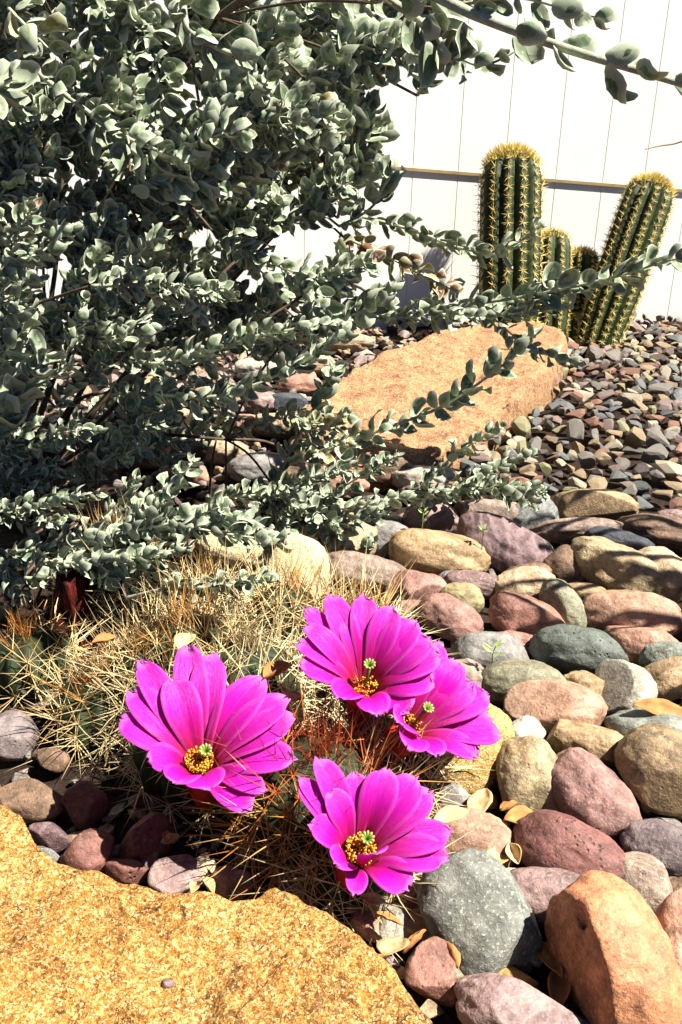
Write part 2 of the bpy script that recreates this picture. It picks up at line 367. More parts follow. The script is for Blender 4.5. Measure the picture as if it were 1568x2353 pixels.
# ------------------------------------------------------------------ the wall
WB = G(1480, 733)
WYAW = math.radians(12)
WD = Vector((math.cos(WYAW), math.sin(WYAW), 0)); WN = Vector((math.sin(WYAW), -math.cos(WYAW), 0))
wall = thing('garden_wall', 'white painted panel wall with fine upright joints and a low tan rail, behind the cacti', 'wall', loc=WB)
def wall_box(mb, s0, s1, z0, z1, d0, d1, slope=0.0, bev=0.0):
    v = []
    for s, dd, z in ((s0, d0, z0), (s1, d0, z0), (s1, d1, z0), (s0, d1, z0), (s0, d0, z1), (s1, d0, z1), (s1, d1, z1), (s0, d1, z1)):
        q = WD * s + WN * dd; v.append((q.x, q.y, z - slope * s))
    mb.add(v, [(0, 3, 2, 1), (4, 5, 6, 7), (0, 1, 5, 4), (1, 2, 6, 5), (2, 3, 7, 6), (3, 0, 4, 7)])
mb = MB(); wall_box(mb, -4, 3, -0.05, 1.9, -0.14, 0.0036); mb.build('backing', M['joint'], wall, False)
mb = MB(); s = -3.98; k = 0
while s < 2.9:
    wdt = 0.104 + 0.01 * math.sin(k * 1.7); wall_box(mb, s, s + wdt, -0.04, 1.88, -0.001, 0.0042); s += wdt + 0.0022; k += 1
mb.build('panel', M['wall'], wall, False)
pl = hit_plane(950, 387, WB, WN) - WB; pr = hit_plane(1568, 436, WB, WN) - WB
sl, sr = pl.dot(WD), pr.dot(WD); SLOPE = (pl.z - pr.z) / (sr - sl)
z0 = pl.z + SLOPE * sl
mb = MB(); wall_box(mb, -4, 3, z0 - 0.0045, z0 + 0.0015, 0.0045, 0.0085, SLOPE); mb.build('rail', M['rail'], wall, False)

# ------------------------------------------------------------------ stones
def ico(sub):
    bm = bmesh.new(); bmesh.ops.create_icosphere(bm, subdivisions=sub, radius=1)
    v = np.array([q.co[:] for q in bm.verts]); f = [[w.index for w in p.verts] for p in bm.faces]; bm.free(); return v, f
ICO4, ICO3, ICO2 = ico(5), ico(4), ico(2)
def rock_points(base, seed, pw=2.3, amp=0.13, cuts=0, cutoff=0.74, fine=0.032, taper=0.0, cutdirs=None, dents=()):
    r = random.Random(seed); v = base
    n = v / (np.abs(v) ** pw).sum(1, keepdims=True) ** (1 / pw)
    off = Vector((r.uniform(0, 90), r.uniform(0, 90), r.uniform(0, 90)))
    k = np.array([1 + amp * noise.noise(Vector(q) * 1.15 + off) + amp * 0.45 * noise.noise(Vector(q) * 2.6 + off) + fine * noise.noise(Vector(q) * 7 + off) for q in v])
    n = n * k[:, None]
    if taper: n[:, 1:] *= (1 + taper * n[:, :1])
    dirs = list(cutdirs or [])
    for _ in range(cuts):
        d = Vector((r.gauss(0, 1), r.gauss(0, 1), r.gauss(0, 1))).normalized(); dirs.append((d, cutoff + r.uniform(-0.12, 0.12)))
    for d, o in dirs:
        dd = np.array(d); s = n @ dd; ov = np.maximum(0, s - o) * 0.94
        n = n - ov[:, None] * dd[None]
    for d, rad, dep in dents:
        dd = np.array(Vector(d).normalized()); q = np.linalg.norm(n / np.linalg.norm(n, axis=1, keepdims=True) - dd, axis=1)
        n = n - dd[None] * (dep * np.exp(-(q / rad) ** 4))[:, None]
    return n

USED = []
def stone(name, cx, cy, w, h, ang, mat, label, cat='cobble', group=None, k=0.8, lift=0.0, bury=0.72, flat=False, base=None, **kw):
    a_ = math.radians(ang)
    e1 = RT * math.cos(a_) - UP * math.sin(a_); e2 = -RT * math.sin(a_) - UP * math.cos(a_)
    d = depth_of(G(cx, cy, 0.02))
    for _ in range(4):
        a, b = w / 2 * d / FPX, h / 2 * d / FPX; c = (a * 0.45 + b * 0.55) * k
        n = ray(cx, cy).normalized(); f1 = (e1 - n * e1.dot(n)).normalized(); f2 = n.cross(f1).normalized()
        if f2.dot(e2) < 0: f2 = -f2
        zs = math.sqrt((f1.z * a) ** 2 + (f2.z * b) ** 2 + (n.z * c) ** 2)
        p = G(cx, cy, zs * bury + lift); d = depth_of(p)
    pts = rock_points((base or ICO4)[0], len(USED) * 13 + 5, **kw)
    mtx = np.array([f1[:], f2[:], (-n)[:]]); sc = np.array([a, b, c])
    wv = (pts * sc) @ mtx
    o = mesh_obj(name, wv, (base or ICO4)[1], M[mat], None, not flat)
    o.location = p; tag(o, label, cat, group); USED.append(o)
    return o
CB = 'river cobbles on the ground'
C_ = [  # cx, cy, w, h, angle, material, label, extra
 (995, 1192, 128, 68, 5, 'mauve', 'smooth pinkish mauve cobble under the tip of the lowest long silver branch', {}),
 (1118, 1182, 145, 64, 4, 'taupe', 'blocky taupe cobble with a dark stripe, beside the small blue grey cobble', dict(cuts=4, cutoff=0.8)),
 (1228, 1190, 98, 80, -15, 'bluegrey', 'small blue grey cobble at the edge of the gravel', {}),
 (1368, 1165, 170, 78, 4, 'tan', 'broad tan slab of stone at the edge of the gravel', dict(cuts=5, cutoff=0.8)),
 (1318, 1218, 190, 50, -4, 'taupe', 'flat striped brown stone under the broad tan slab', {}),
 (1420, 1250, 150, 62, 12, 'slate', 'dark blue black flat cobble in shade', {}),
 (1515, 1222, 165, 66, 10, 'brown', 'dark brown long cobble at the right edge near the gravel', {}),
 (1548, 1192, 70, 36, 5, 'mauve', 'small flat mauve cobble against the gravel at the right edge', {}),
 (900, 1203, 56, 34, 0, 'greygreen', 'tiny grey green pebble above the dark grey cobble', {}),
 (898, 1240, 104, 74, 5, 'grey', 'dark grey rounded cobble beside the golden cobble', {}),
 (800, 1240, 110, 104, 10, 'cream', 'pale cream cobble under the silver foliage', {}),
 (1006, 1273, 208, 98, 11, 'gold', 'golden tan oval cobble with a dark underside', dict(amp=0.08, cuts=0)),
 (1158, 1257, 205, 108, 22, 'plum', 'large dark plum cobble beside the golden tan oval one', dict(amp=0.08)),
 (1082, 1240, 70, 46, 0, 'pinktan', 'pink tan cobble end showing behind the large plum cobble', {}),
 (835, 1318, 190, 84, 8, 'taupe', 'wide pale striped cobble behind the topmost magenta flower', {}),
 (955, 1355, 130, 78, 6, 'redpink', 'flat rose red stone behind the topmost magenta flower', dict(cuts=4, cutoff=0.82)),
 (1048, 1338, 76, 44, 10, 'grey', 'small brownish grey cobble under the golden tan oval one', {}),
 (1105, 1345, 140, 54, 10, 'mauve', 'flat pale mauve cobble between the olive yellow and cream cobbles', {}),
 (1212, 1322, 96, 50, -10, 'brown', 'small brown cobble under the large plum cobble', {}),
 (1060, 1375, 92, 66, 12, 'olive', 'olive yellow round cobble', {}),
 (1205, 1350, 130, 82, -8, 'cream', 'cream cobble with a slanting twig shadow', dict(amp=0.08)),
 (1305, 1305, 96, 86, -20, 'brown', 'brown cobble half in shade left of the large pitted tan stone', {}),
 (1418, 1308, 205, 100, 22, 'speckled', 'large pitted tan stone tilted down to the right', dict(pw=2.6, amp=0.16)),
 (1515, 1325, 130, 108, 30, 'cream', 'cream tan cobble leaning on the large pitted tan stone', {}),
 (1036, 1424, 140, 88, 28, 'redpink', 'smooth rose red oval cobble beside the topmost flower', dict(amp=0.07)),
 (1215, 1428, 170, 96, 26, 'red', 'brick red stone with a broken pale face', dict(cutdirs=[(Vector((0.5, 0.1, 0.85)).normalized(), 0.6)])),
 (1297, 1398, 132, 78, 58, 'olivegrey', 'upright grey tan oval cobble', dict(amp=0.07)),
 (1345, 1372, 100, 60, 12, 'tan', 'small cracked tan cobble behind the big pink tan one', dict(cuts=3)),
 (1450, 1415, 205, 102, 4, 'pinktan', 'big pink tan oval cobble crossed by a curved twig shadow', dict(amp=0.06)),
 (1470, 1478, 150, 86, 10, 'salmon', 'blocky salmon cobble under the big pink tan one', dict(cuts=5, cutoff=0.78)),
 (1130, 1504, 165, 92, 6, 'grey', 'smooth light grey cobble beside the green sprout', dict(amp=0.07)),
 (1195, 1480, 110, 46, 14, 'redpink', 'flat rose red cobble wedged behind the light grey one', {}),
 (1330, 1497, 200, 100, 9, 'green', 'dark green cobble full of small holes', dict(amp=0.07)),
 (1198, 1572, 178, 98, 4, 'olivegrey', 'olive grey flat topped cobble in front of the light grey one', dict(amp=0.07)),
 (1428, 1585, 140, 118, 24, 'white', 'broken stone with a white face and a brown face', dict(cutdirs=[(Vector((-0.75, 0.0, 0.65)).normalized(), 0.45)], cuts=2)),
 (1345, 1588, 100, 76, 20, 'tan', 'broken tan stone leaning on the white faced one', dict(cuts=5)),
 (1532, 1512, 120, 74, 4, 'greygreen', 'pale green grey cobble at the right edge', {}),
 (1540, 1562, 120, 84, -12, 'tan', 'tan and brown cobble at the right edge under the pale green grey one', dict(cuts=2)),
 (1274, 1626, 205, 112, 8, 'pinktan', 'smooth dusty pink cobble in front of the olive grey one', dict(amp=0.05)),
 (1495, 1680, 190, 84, 4, 'greygreen', 'flat grey green slab above the black mottled stone', dict(cuts=4, cutoff=0.8)),
 (1345, 1706, 195, 104, 14, 'tan', 'angular pale tan stone with a rusty top', dict(cuts=6, cutoff=0.76, pw=2.0)),
 (1535, 1772, 215, 170, 26, 'mottled', 'large yellow brown stone mottled with black', dict(amp=0.08)),
 (1220, 1795, 178, 140, 74, 'speckled', 'rounded cream cobble with brown speckles', dict(amp=0.09, pw=2.6)),
 (1362, 1838, 215, 132, 50, 'brick', 'long mauve brick coloured cobble with a chipped end', dict(pw=2.6, amp=0.07, cutdirs=[(Vector((1, 0.15, 0.2)).normalized(), 0.82)])),
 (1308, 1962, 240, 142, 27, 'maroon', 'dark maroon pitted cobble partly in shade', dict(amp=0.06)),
 (1525, 1948, 165, 114, 12, 'purplegrey', 'purple grey pitted cobble at the right edge', dict(amp=0.07)),
 (1475, 2028, 130, 108, 72, 'beige', 'small beige rounded block beside the terracotta cobble', dict(pw=2.8, amp=0.06)),
 (1278, 2065, 225, 112, 10, 'mauve', 'flat smooth mauve cobble under the maroon one', dict(amp=0.06)),
 (1404, 2208, 325, 245, 52, 'terracotta', 'largest terracotta orange cobble with a dark hole near its top', dict(amp=0.08, taper=-0.14, lift=0.01, cutdirs=[(Vector((-0.42, 0.78, 0.42)).normalized(), 0.52)], dents=[((-0.58, -0.05, 0.81), 0.1, 0.22), ((-0.35, 0.2, 0.9), 0.06, 0.03)])),
 (1565, 2190, 120, 260, 8, 'pinktan', 'large brown tan cobble cut by the right edge of the picture', dict(amp=0.05)),
 (1105, 2112, 268, 205, 55, 'slategreen', 'large flat green grey cobble below the lowest flower', dict(pw=2.7, amp=0.06, k=0.62)),
 (1560, 2048, 76, 60, 0, 'brown', 'small rust brown cobble above the large brown tan one', {}),
 (1190, 2336, 270, 150, 20, 'mauve', 'angular mauve stone at the bottom edge with a grey face', dict(cuts=4, cutoff=0.7, pw=2.2)),
 (1090, 1942, 165, 130, 12, 'pinktan', 'flat dusty pink stone right of the lowest flower', dict(k=0.6)),
 (1208, 1690, 80, 80, 60, 'white', 'small whitish stone behind the speckled cream cobble', dict(cuts=4)),
 (1068, 1560, 110, 96, 20, 'taupe', 'taupe angular stone just right of the upper flowers', dict(cuts=4)),
 (945, 1408, 96, 52, 0, 'redpink', 'pale rose stone showing above the topmost flower petals', dict(cuts=3)),
 (772, 1108, 130, 60, 6, 'salmon', 'salmon striped cobble in front of the sandstone boulder', {}),
 (884, 1082, 130, 66, 4, 'brown', 'brown cobble tucked against the sandstone boulder', {}),
 (975, 1098, 135, 66, 4, 'white', 'whitish grey angular stone below the sandstone boulder', dict(cuts=6, cutoff=0.75)),
 (990, 1134, 120, 42, 0, 'mauve', 'flat mauve cobble under the whitish angular stone', {}),
 (1068, 1128, 74, 46, 20, 'gold', 'small golden stone at the corner of the gravel bed', dict(cuts=5)),
 (1198, 1130, 66, 54, 30, 'red', 'small brick red angular stone on the edge of the gravel', dict(cuts=6, cutoff=0.72)),
 (695, 1088, 96, 54, 6, 'cream', 'cream cobble seen through the lower foliage beside the salmon one', {}),
 (592, 1075, 118, 62, -6, 'grey', 'grey beige cobble seen through a gap in the foliage', {}),
 (520, 1040, 96, 56, 8, 'cream', 'pale cream cobble in a gap behind the middle of the shrub', {}),
 (430, 1088, 90, 52, 4, 'salmon', 'salmon cobble deep under the shrub', {}),
 (662, 928, 86, 44, 0, 'slate', 'dark slate cobble left of the sandstone boulder', {}),
 (604, 925, 90, 46, 6, 'mauve', 'mauve cobble beside the dark slate one behind the shrub', {}),
 (690, 886, 88, 46, -6, 'salmon', 'salmon cobble behind the left end of the sandstone boulder', {}),
 (640, 980, 110, 52, 4, 'cream', 'cream cobble in front of the dark slate one', {}),
 (715, 1035, 90, 50, 10, 'taupe', 'taupe cobble at the left foot of the sandstone boulder', {}),
 (560, 980, 80, 50, 0, 'pinktan', 'dusty pink cobble in the shrub gap left of the cream ones', {}),
 (705, 838, 120, 52, 0, 'cream', 'cream cobble behind the left shoulder of the sandstone boulder', {}),
 (600, 852, 110, 48, 4, 'white', 'whitish cobble behind the shrub left of the sandstone boulder', {}),
 (800, 790, 110, 40, 0, 'cream', 'flat cream cobble behind the upper left edge of the sandstone boulder', {}),
 (500, 905, 110, 52, 0, 'pinktan', 'pinkish cobble deep behind the middle branches of the shrub', {}),
 (165, 1028, 120, 64, 0, 'salmon', 'orange salmon cobble behind the left of the shrub', {}),
 (72, 1030, 90, 50, 0, 'white', 'whitish cobble behind the shrub at the left edge', {}),
 (330, 1045, 110, 60, 0, 'pinktan', 'pinkish cobble under the shrub left of the middle', {}),
 (180, 1160, 110, 60, 8, 'tan', 'tan cobble in the shade under the shrub', {}),
 (320, 1170, 120, 66, 0, 'cream', 'cream cobble in the shade under the middle of the shrub', {}),
 (560, 1225, 150, 70, 24, 'salmon', 'flat peach stone sticking out behind the spiny mound', dict(cuts=2)),
 (470, 1200, 110, 56, 4, 'brown', 'brown cobble under the lowest foliage', {}),
 (1000, 2240, 118, 138, 20, 'red', 'angular brick red chunk touching the golden boulder', dict(cuts=8, cutoff=0.7, cat='rock')),
 (988, 2072, 104, 94, 20, 'redbrown', 'rough rust brown lump under the lowest flower', dict(cuts=3, amp=0.2, cat='rock')),
 (975, 2135, 92, 74, 10, 'olive', 'small olive yellow angular stone beside the green grey cobble', dict(cuts=7, cutoff=0.72, cat='rock')),
 (1042, 2208, 92, 78, 40, 'olivegrey', 'small olive brown stone above the brick red chunk', dict(cuts=7, cutoff=0.74, cat='rock')),
 (1032, 1856, 92, 96, 30, 'grey', 'small dark grey brown block right of the lowest flower', dict(cuts=6, cutoff=0.74, pw=3, cat='rock')),
 (1172, 2248, 118, 44, 4, 'ochre', 'thin ochre stone chip under the green grey cobble', dict(cuts=2, cat='rock')),
]
for (cx, cy, w, h, ang, m, lab, kw) in C_:
    kw = dict(kw); c = kw.pop('cat', 'cobble'); hsh = int(cx * 7 + cy * 3)
    if 'cuts' not in kw and 'dents' not in kw and hsh % 3: kw['cuts'] = 1 + hsh % 2; kw.setdefault('cutoff', 0.8)
    kw['amp'] = kw.get('amp', 0.12) + 0.03
    o = stone('cobble' if c == 'cobble' else 'stone_chunk', cx, cy, w * 1.13, h * 1.13, ang, m, lab, c, CB, **kw)

ox = random.Random(9)
for k in range(44):                        # the same bed of cobbles goes on beyond the right edge
    q = Vector((0.42 + 0.085 * (k % 4) + ox.uniform(-0.02, 0.02), 0.42 + 0.066 * (k // 4) + ox.uniform(-0.02, 0.02), 0)); u_, v_, d_ = px_of(q)
    q.x += max(0, (q.y - 0.85)) * 0.12; u_, v_, d_ = px_of(q)
    if u_ < 1690: continue
    stone('cobble', u_, v_, ox.uniform(0.075, 0.1) / d_ * FPX, ox.uniform(0.05, 0.07) / d_ * FPX, ox.uniform(-20, 30), ox.choice(('mauve', 'tan', 'pinktan', 'grey', 'olivegrey', 'cream', 'redpink', 'brown')), 'rounded cobble lying past the right edge of the view', 'cobble', 'cobbles past the right edge', base=ICO3, cuts=1)
# bigger rocks and boulders ----------------------------------------------------------------
stone('rock', 1075, 1725, 190, 235, 30, 'goldrock', 'bright golden rock behind the two upper right flowers', 'rock', None, k=0.7, pw=2.6, amp=0.08, base=ICO4)
stone('rock', 675, 1335, 150, 210, 20, 'palerock', 'pale yellow rock standing behind the spiny cactus mound', 'rock', None, k=0.5, amp=0.1, pw=2.5)
stone('rock', 545, 1262, 190, 80, 10, 'palerock', 'low pale yellow stone behind the spine tufts', 'rock', None, amp=0.1)

def boulder(name, poly, z, mat, label, base_grow=1.06, rings=46, nseg=260, tilt=(0, 0), bump=0.006, seed=1.0, centre=None, rnd=0.14):
    pts = [G(x, y, z) for x, y in poly]
    c = G(*centre, z) if centre else sum(pts, Vector()) / len(pts)
    loop = pts + [pts[0]]; L = [0.0]
    for i in range(len(pts)): L.append(L[-1] + (loop[i + 1] - loop[i]).length)
    per = []
    for k in range(nseg):
        s = L[-1] * k / nseg; i = max(j for j in range(len(pts)) if L[j] <= s)
        per.append(loop[i].lerp(loop[i + 1], (s - L[i]) / (L[i + 1] - L[i])))
    for _ in range(2): per = [per[i - 1] * 0.25 + per[i] * 0.5 + per[(i + 1) % nseg] * 0.25 for i in range(nseg)]
    prof = [(base_grow, -0.03), (base_grow * 0.995, z * 0.25), (1 + (base_grow - 1) * 0.6, z * 0.55), (1.005, z * 0.8), (0.99, z * 0.91), (0.965, z * 0.97)]
    for j in range(rings): prof.append((0.94 * (1 - (j / (rings - 1)) ** 0.9), z))
    vs, fs = [], []
    for f, zz in prof:
        for q in per:
            p = c + (q - c) * f; p.z = zz
            if zz > 0: p.z += (tilt[0] * (p.x - c.x) + tilt[1] * (p.y - c.y)) * (zz / z)
            n_ = fbm((p.x + seed, p.y, p.z), 8, 3) * bump * 1.2 + fbm((p.x + seed, p.y, p.z), 60, 4) * bump * 0.55
            out = (q - c).normalized() * (1 if f > 0.97 else 0.15)
            vs.append(p + out * n_ + Vector((0, 0, n_ * (1 if f < 0.99 else 0.3))))
    m = len(prof)
    for j in range(m - 1):
        for k in range(nseg):
            fs.append((j * nseg + k, j * nseg + (k + 1) % nseg, (j + 1) * nseg + (k + 1) % nseg, (j + 1) * nseg + k))
    o = recentre(mesh_obj(name, vs, fs, M[mat])); tag(o, label, 'boulder'); return o
boulder('boulder', [(-420, 1800), (-160, 1795), (0, 1862), (45, 1895), (62, 1945), (110, 1985), (200, 2008), (300, 2035), (440, 2062), (560, 2080), (612, 2076), (630, 2052), (700, 2080), (800, 2130), (880, 2195), (940, 2245), (980, 2310), (1010, 2370), (1010, 2520), (600, 2760), (100, 2780), (-400, 2500)],
        0.085, 'boulder', 'large golden granite boulder filling the lower left foreground', 1.03, tilt=(0.0, 0.10), seed=3.3, centre=(330, 2360), bump=0.007)
boulder('boulder', [(690, 935), (760, 880), (880, 812), (1010, 768), (1130, 748), (1230, 752), (1296, 772), (1296, 805), (1255, 850), (1160, 925), (1060, 990), (1000, 1015), (900, 1020), (780, 1015), (700, 990)],
        0.055, 'sandstone', 'long orange sandstone boulder lying between the shrub and the gravel bed', 1.05, tilt=(-0.02, 0.05), seed=9.1, bump=0.0085)
pb = stone('pebble', 388, 2262, 34, 26, 10, 'plum', 'tiny purple grey pebble lying on the golden granite boulder', 'pebble', None, lift=0.083, cuts=4, base=ICO3)

# red upright stub under the shrub
b = G(178, 1478); mb = MB(); n = 40; rows = 22; vs = []; fs = []
for j in range(rows + 1):
    t = j / rows
    for i in range(n):
        a = 2 * PI * i / n; r = 0.0165 * (1.12 - 0.2 * t) * (1 + 0.10 * math.sin(a * 5 + 1 + t) + 0.35 * noise.noise(Vector((math.cos(a) * 1.6, math.sin(a) * 1.6, t * 1.6))) + 0.2 * noise.noise(Vector((math.cos(a) * 5, math.sin(a) * 5, t * 4))))
        top = 0.012 * noise.noise(Vector((math.cos(a) * 2, math.sin(a) * 2, 4))) * t
        vs.append((r * math.cos(a), r * math.sin(a), -0.01 + t * 0.085 + top))
for j in range(rows):
    for i in range(n): fs.append((j * n + i, j * n + (i + 1) % n, (j + 1) * n + (i + 1) % n, (j + 1) * n + i))
vs.append((0, 0, 0.068)); fs += [((rows) * n + i, rows * n + (i + 1) % n, len(vs) - 1) for i in range(n)]
o = mesh_obj('stump', vs, fs, M['redwood']); o.location = b; tag(o, 'short dark red upright stub below the silver foliage at the left', 'stump')

# ------------------------------------------------------------------ gravel chips
def chip_mesh(seed, cuts=8):
    p = rock_points(ICO2[0], seed, 2.0, 0.45, cuts, 0.5, 0.16); return p * 1.25
CHIPS = [chip_mesh(900 + i) * np.array([1.0, 0.8, 0.62]) for i in range(14)]
for i, (nm, c) in enumerate((('chip_grey', (0.24, 0.215, 0.185)), ('chip_tan', (0.38, 0.28, 0.175)), ('chip_mauve', (0.26, 0.19, 0.165)), ('chip_blue', (0.17, 0.175, 0.17)), ('chip_pale', (0.47, 0.40, 0.30)), ('chip_rust', (0.28, 0.15, 0.105)), ('chip_olive', (0.33, 0.31, 0.17)), ('chip_dark', (0.11, 0.085, 0.08)))):
    M[nm] = stone_mat(nm + '_stone', shade(c, 0.98), sc=70, pits=0.3, dark=0.5, light=1.6)
CKEYS = {'chip_grey': ('grey', 0.26), 'chip_tan': ('tan', 0.2), 'chip_mauve': ('mauve', 0.17), 'chip_blue': ('blue grey', 0.1), 'chip_pale': ('pale cream', 0.12), 'chip_rust': ('rust red', 0.07), 'chip_olive': ('olive', 0.04), 'chip_dark': ('dark brown', 0.04)}
PROTO = {}
for kx in CKEYS:
    for i in range(14):
        me = bpy.data.meshes.new('gravel_chip'); me.from_pydata([tuple(q) for q in CHIPS[i]], [], ICO2[1]); me.materials.append(M[kx]); PROTO[(kx, i)] = me
def in_poly(x, y, poly):
    c = False; j = len(poly) - 1
    for i in range(len(poly)):
        if (poly[i][1] > y) != (poly[j][1] > y) and x < (poly[j][0] - poly[i][0]) * (y - poly[i][1]) / (poly[j][1] - poly[i][1]) + poly[i][0]: c = not c
        j = i
    return c
GP = [G(*q) for q in ((1040, 1050), (1150, 955), (1270, 860), (1318, 790), (1330, 742), (1600, 742), (1900, 742), (2100, 1180), (1560, 1190), (1440, 1172), (1320, 1150), (1200, 1135), (1075, 1118))]
GP = [(q.x, q.y) for q in GP]
rr = random.Random(21); spots = []
x0, x1 = min(q[0] for q in GP), max(q[0] for q in GP); y0, y1 = min(q[1] for q in GP), max(q[1] for q in GP)
grid = {}
for _ in range(60000):
    x, y = rr.uniform(x0, x1), rr.uniform(y0, y1)
    if not in_poly(x, y, GP): continue
    s = rr.choice((0.7, 0.85, 1.0, 1.0, 1.2, 1.6)) * 0.0132
    gx, gy = int(x / 0.03), int(y / 0.03); ok = True
    for ax in (-1, 0, 1):
        for ay in (-1, 0, 1):
            for (qx, qy, qs) in grid.get((gx + ax, gy + ay), ()):
                if (qx - x) ** 2 + (qy - y) ** 2 < ((qs + s) * 0.9) ** 2: ok = False
    if ok: grid.setdefault((gx, gy), []).append((x, y, s)); spots.append((x, y, s))
keys = list(CKEYS); wts = [CKEYS[q][1] for q in keys]
def euler_rot(r): 
    from mathutils import Euler
    return Euler((r.uniform(-0.5, 0.5), r.uniform(-0.5, 0.5), r.uniform(0, 6.28)))
inview = []; rest = []
for (x, y, s) in spots:
    u, v, d = px_of(Vector((x, y, 0.01)))
    (inview if (20 < u < 1560 and 700 < v < 1300) else rest).append((x, y, s, d))
inview.sort(key=lambda q: q[3] / q[2]); ind = inview[:300]; rest += inview[300:]
for (x, y, s, d) in ind:
    kx = rr.choices(keys, wts)[0]; o = bpy.data.objects.new('gravel_chip', PROTO[(kx, rr.randrange(14))]); COL.objects.link(o)
    o.location = (x, y, 0.004 + s * 0.35 + rr.uniform(0, 0.006)); o.rotation_euler = euler_rot(rr); o.scale = (s * rr.uniform(0.95, 1.25), s * rr.uniform(0.85, 1.1), s * rr.uniform(0.85, 1.2))
    cn = CKEYS[kx][0]; tag(o, f'small angular {cn} gravel chip in the bed right of the sandstone boulder', 'gravel chip', f'{cn} gravel chips')
def merged_chips(name, items, label, cat, keyset=None):
    mb = MB(); mats = keyset or keys; V = []; F = []; MI = []
    for (x, y, s, zz) in items:
        ki = rr.choices(range(len(mats)), [CKEYS[q][1] for q in mats])[0]; base = CHIPS[rr.randrange(14)]
        R_ = np.array(euler_rot(rr).to_matrix()); sc = np.array([s * rr.uniform(0.95, 1.25), s, s * rr.uniform(0.85, 1.2)])
        n0 = len(V); q = (base * sc) @ R_.T + np.array([x, y, zz]); V.extend(map(tuple, q)); F.extend([tuple(i + n0 for i in f) for f in ICO2[1]]); MI.extend([ki] * len(ICO2[1]))
    me = bpy.data.meshes.new(name); me.from_pydata(V, [], F)
    for q in mats: me.materials.append(M[q])
    me.polygons.foreach_set('material_index', MI); me.update(); o = bpy.data.objects.new(name, me); COL.objects.link(o)
    return tag(o, label, cat, None, 'stuff')
merged_chips('gravel', [(x, y, s, 0.004 + s * 0.35 + rr.uniform(0, 0.006)) for (x, y, s, d) in rest], 'bed of mixed angular gravel running back to the white wall', 'gravel')
fill = []
for _ in range(4600):
    x, y = rr.uniform(-0.9, 1.0), rr.uniform(0.3, 2.2)
    if not in_poly(x, y, GP): fill.append((x, y, rr.uniform(0.004, 0.010), rr.uniform(-0.004, 0.006)))
merged_chips('grit', fill, 'dark gritty small chips on the soil between the cobbles', 'grit', ['chip_mauve', 'chip_dark', 'chip_rust', 'chip_grey', 'chip_tan'])

back = []
for _ in range(900):
    x, y = rr.uniform(-0.75, 0.5), rr.uniform(1.35, 2.15)
    if not in_poly(x, y, GP): back.append((x, y, rr.uniform(0.006, 0.015), rr.uniform(0.0, 0.01)))
merged_chips('gravel', back, 'pale gravel on the ground between the shrub and the white wall', 'gravel', ['chip_pale', 'chip_tan', 'chip_grey', 'chip_mauve'])
# reddish chunks in the shade between cactus and foreground boulder
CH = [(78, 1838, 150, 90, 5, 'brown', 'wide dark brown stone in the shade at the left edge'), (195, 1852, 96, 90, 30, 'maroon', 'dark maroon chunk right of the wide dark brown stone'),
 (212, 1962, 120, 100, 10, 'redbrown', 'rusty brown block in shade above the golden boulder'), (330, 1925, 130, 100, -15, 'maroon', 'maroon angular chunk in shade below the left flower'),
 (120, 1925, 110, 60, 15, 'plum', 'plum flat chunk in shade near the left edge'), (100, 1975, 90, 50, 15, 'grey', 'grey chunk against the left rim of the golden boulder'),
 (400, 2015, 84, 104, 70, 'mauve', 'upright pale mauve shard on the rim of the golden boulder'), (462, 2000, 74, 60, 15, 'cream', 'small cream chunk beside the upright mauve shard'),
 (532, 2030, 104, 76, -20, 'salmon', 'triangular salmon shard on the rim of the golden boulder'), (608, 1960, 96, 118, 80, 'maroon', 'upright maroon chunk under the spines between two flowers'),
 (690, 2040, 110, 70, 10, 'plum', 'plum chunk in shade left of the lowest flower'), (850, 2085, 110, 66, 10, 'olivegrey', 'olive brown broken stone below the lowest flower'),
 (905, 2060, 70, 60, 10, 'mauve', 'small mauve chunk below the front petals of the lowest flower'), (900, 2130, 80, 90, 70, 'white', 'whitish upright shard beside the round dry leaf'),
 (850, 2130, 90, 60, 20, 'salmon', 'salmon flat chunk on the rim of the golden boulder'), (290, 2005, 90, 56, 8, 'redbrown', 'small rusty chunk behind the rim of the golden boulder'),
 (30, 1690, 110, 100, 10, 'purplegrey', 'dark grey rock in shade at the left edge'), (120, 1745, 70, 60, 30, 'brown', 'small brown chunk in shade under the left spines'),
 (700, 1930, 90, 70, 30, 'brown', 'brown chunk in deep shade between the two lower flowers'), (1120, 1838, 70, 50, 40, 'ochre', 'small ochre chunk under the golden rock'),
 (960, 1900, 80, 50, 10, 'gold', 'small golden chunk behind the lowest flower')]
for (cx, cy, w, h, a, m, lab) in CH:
    stone('stone_chunk', cx, cy, w * 1.1, h * 1.1, a, m, lab, 'rock', 'angular stone chunks around the cactus', cuts=8, cutoff=0.7, base=ICO3, amp=0.15)

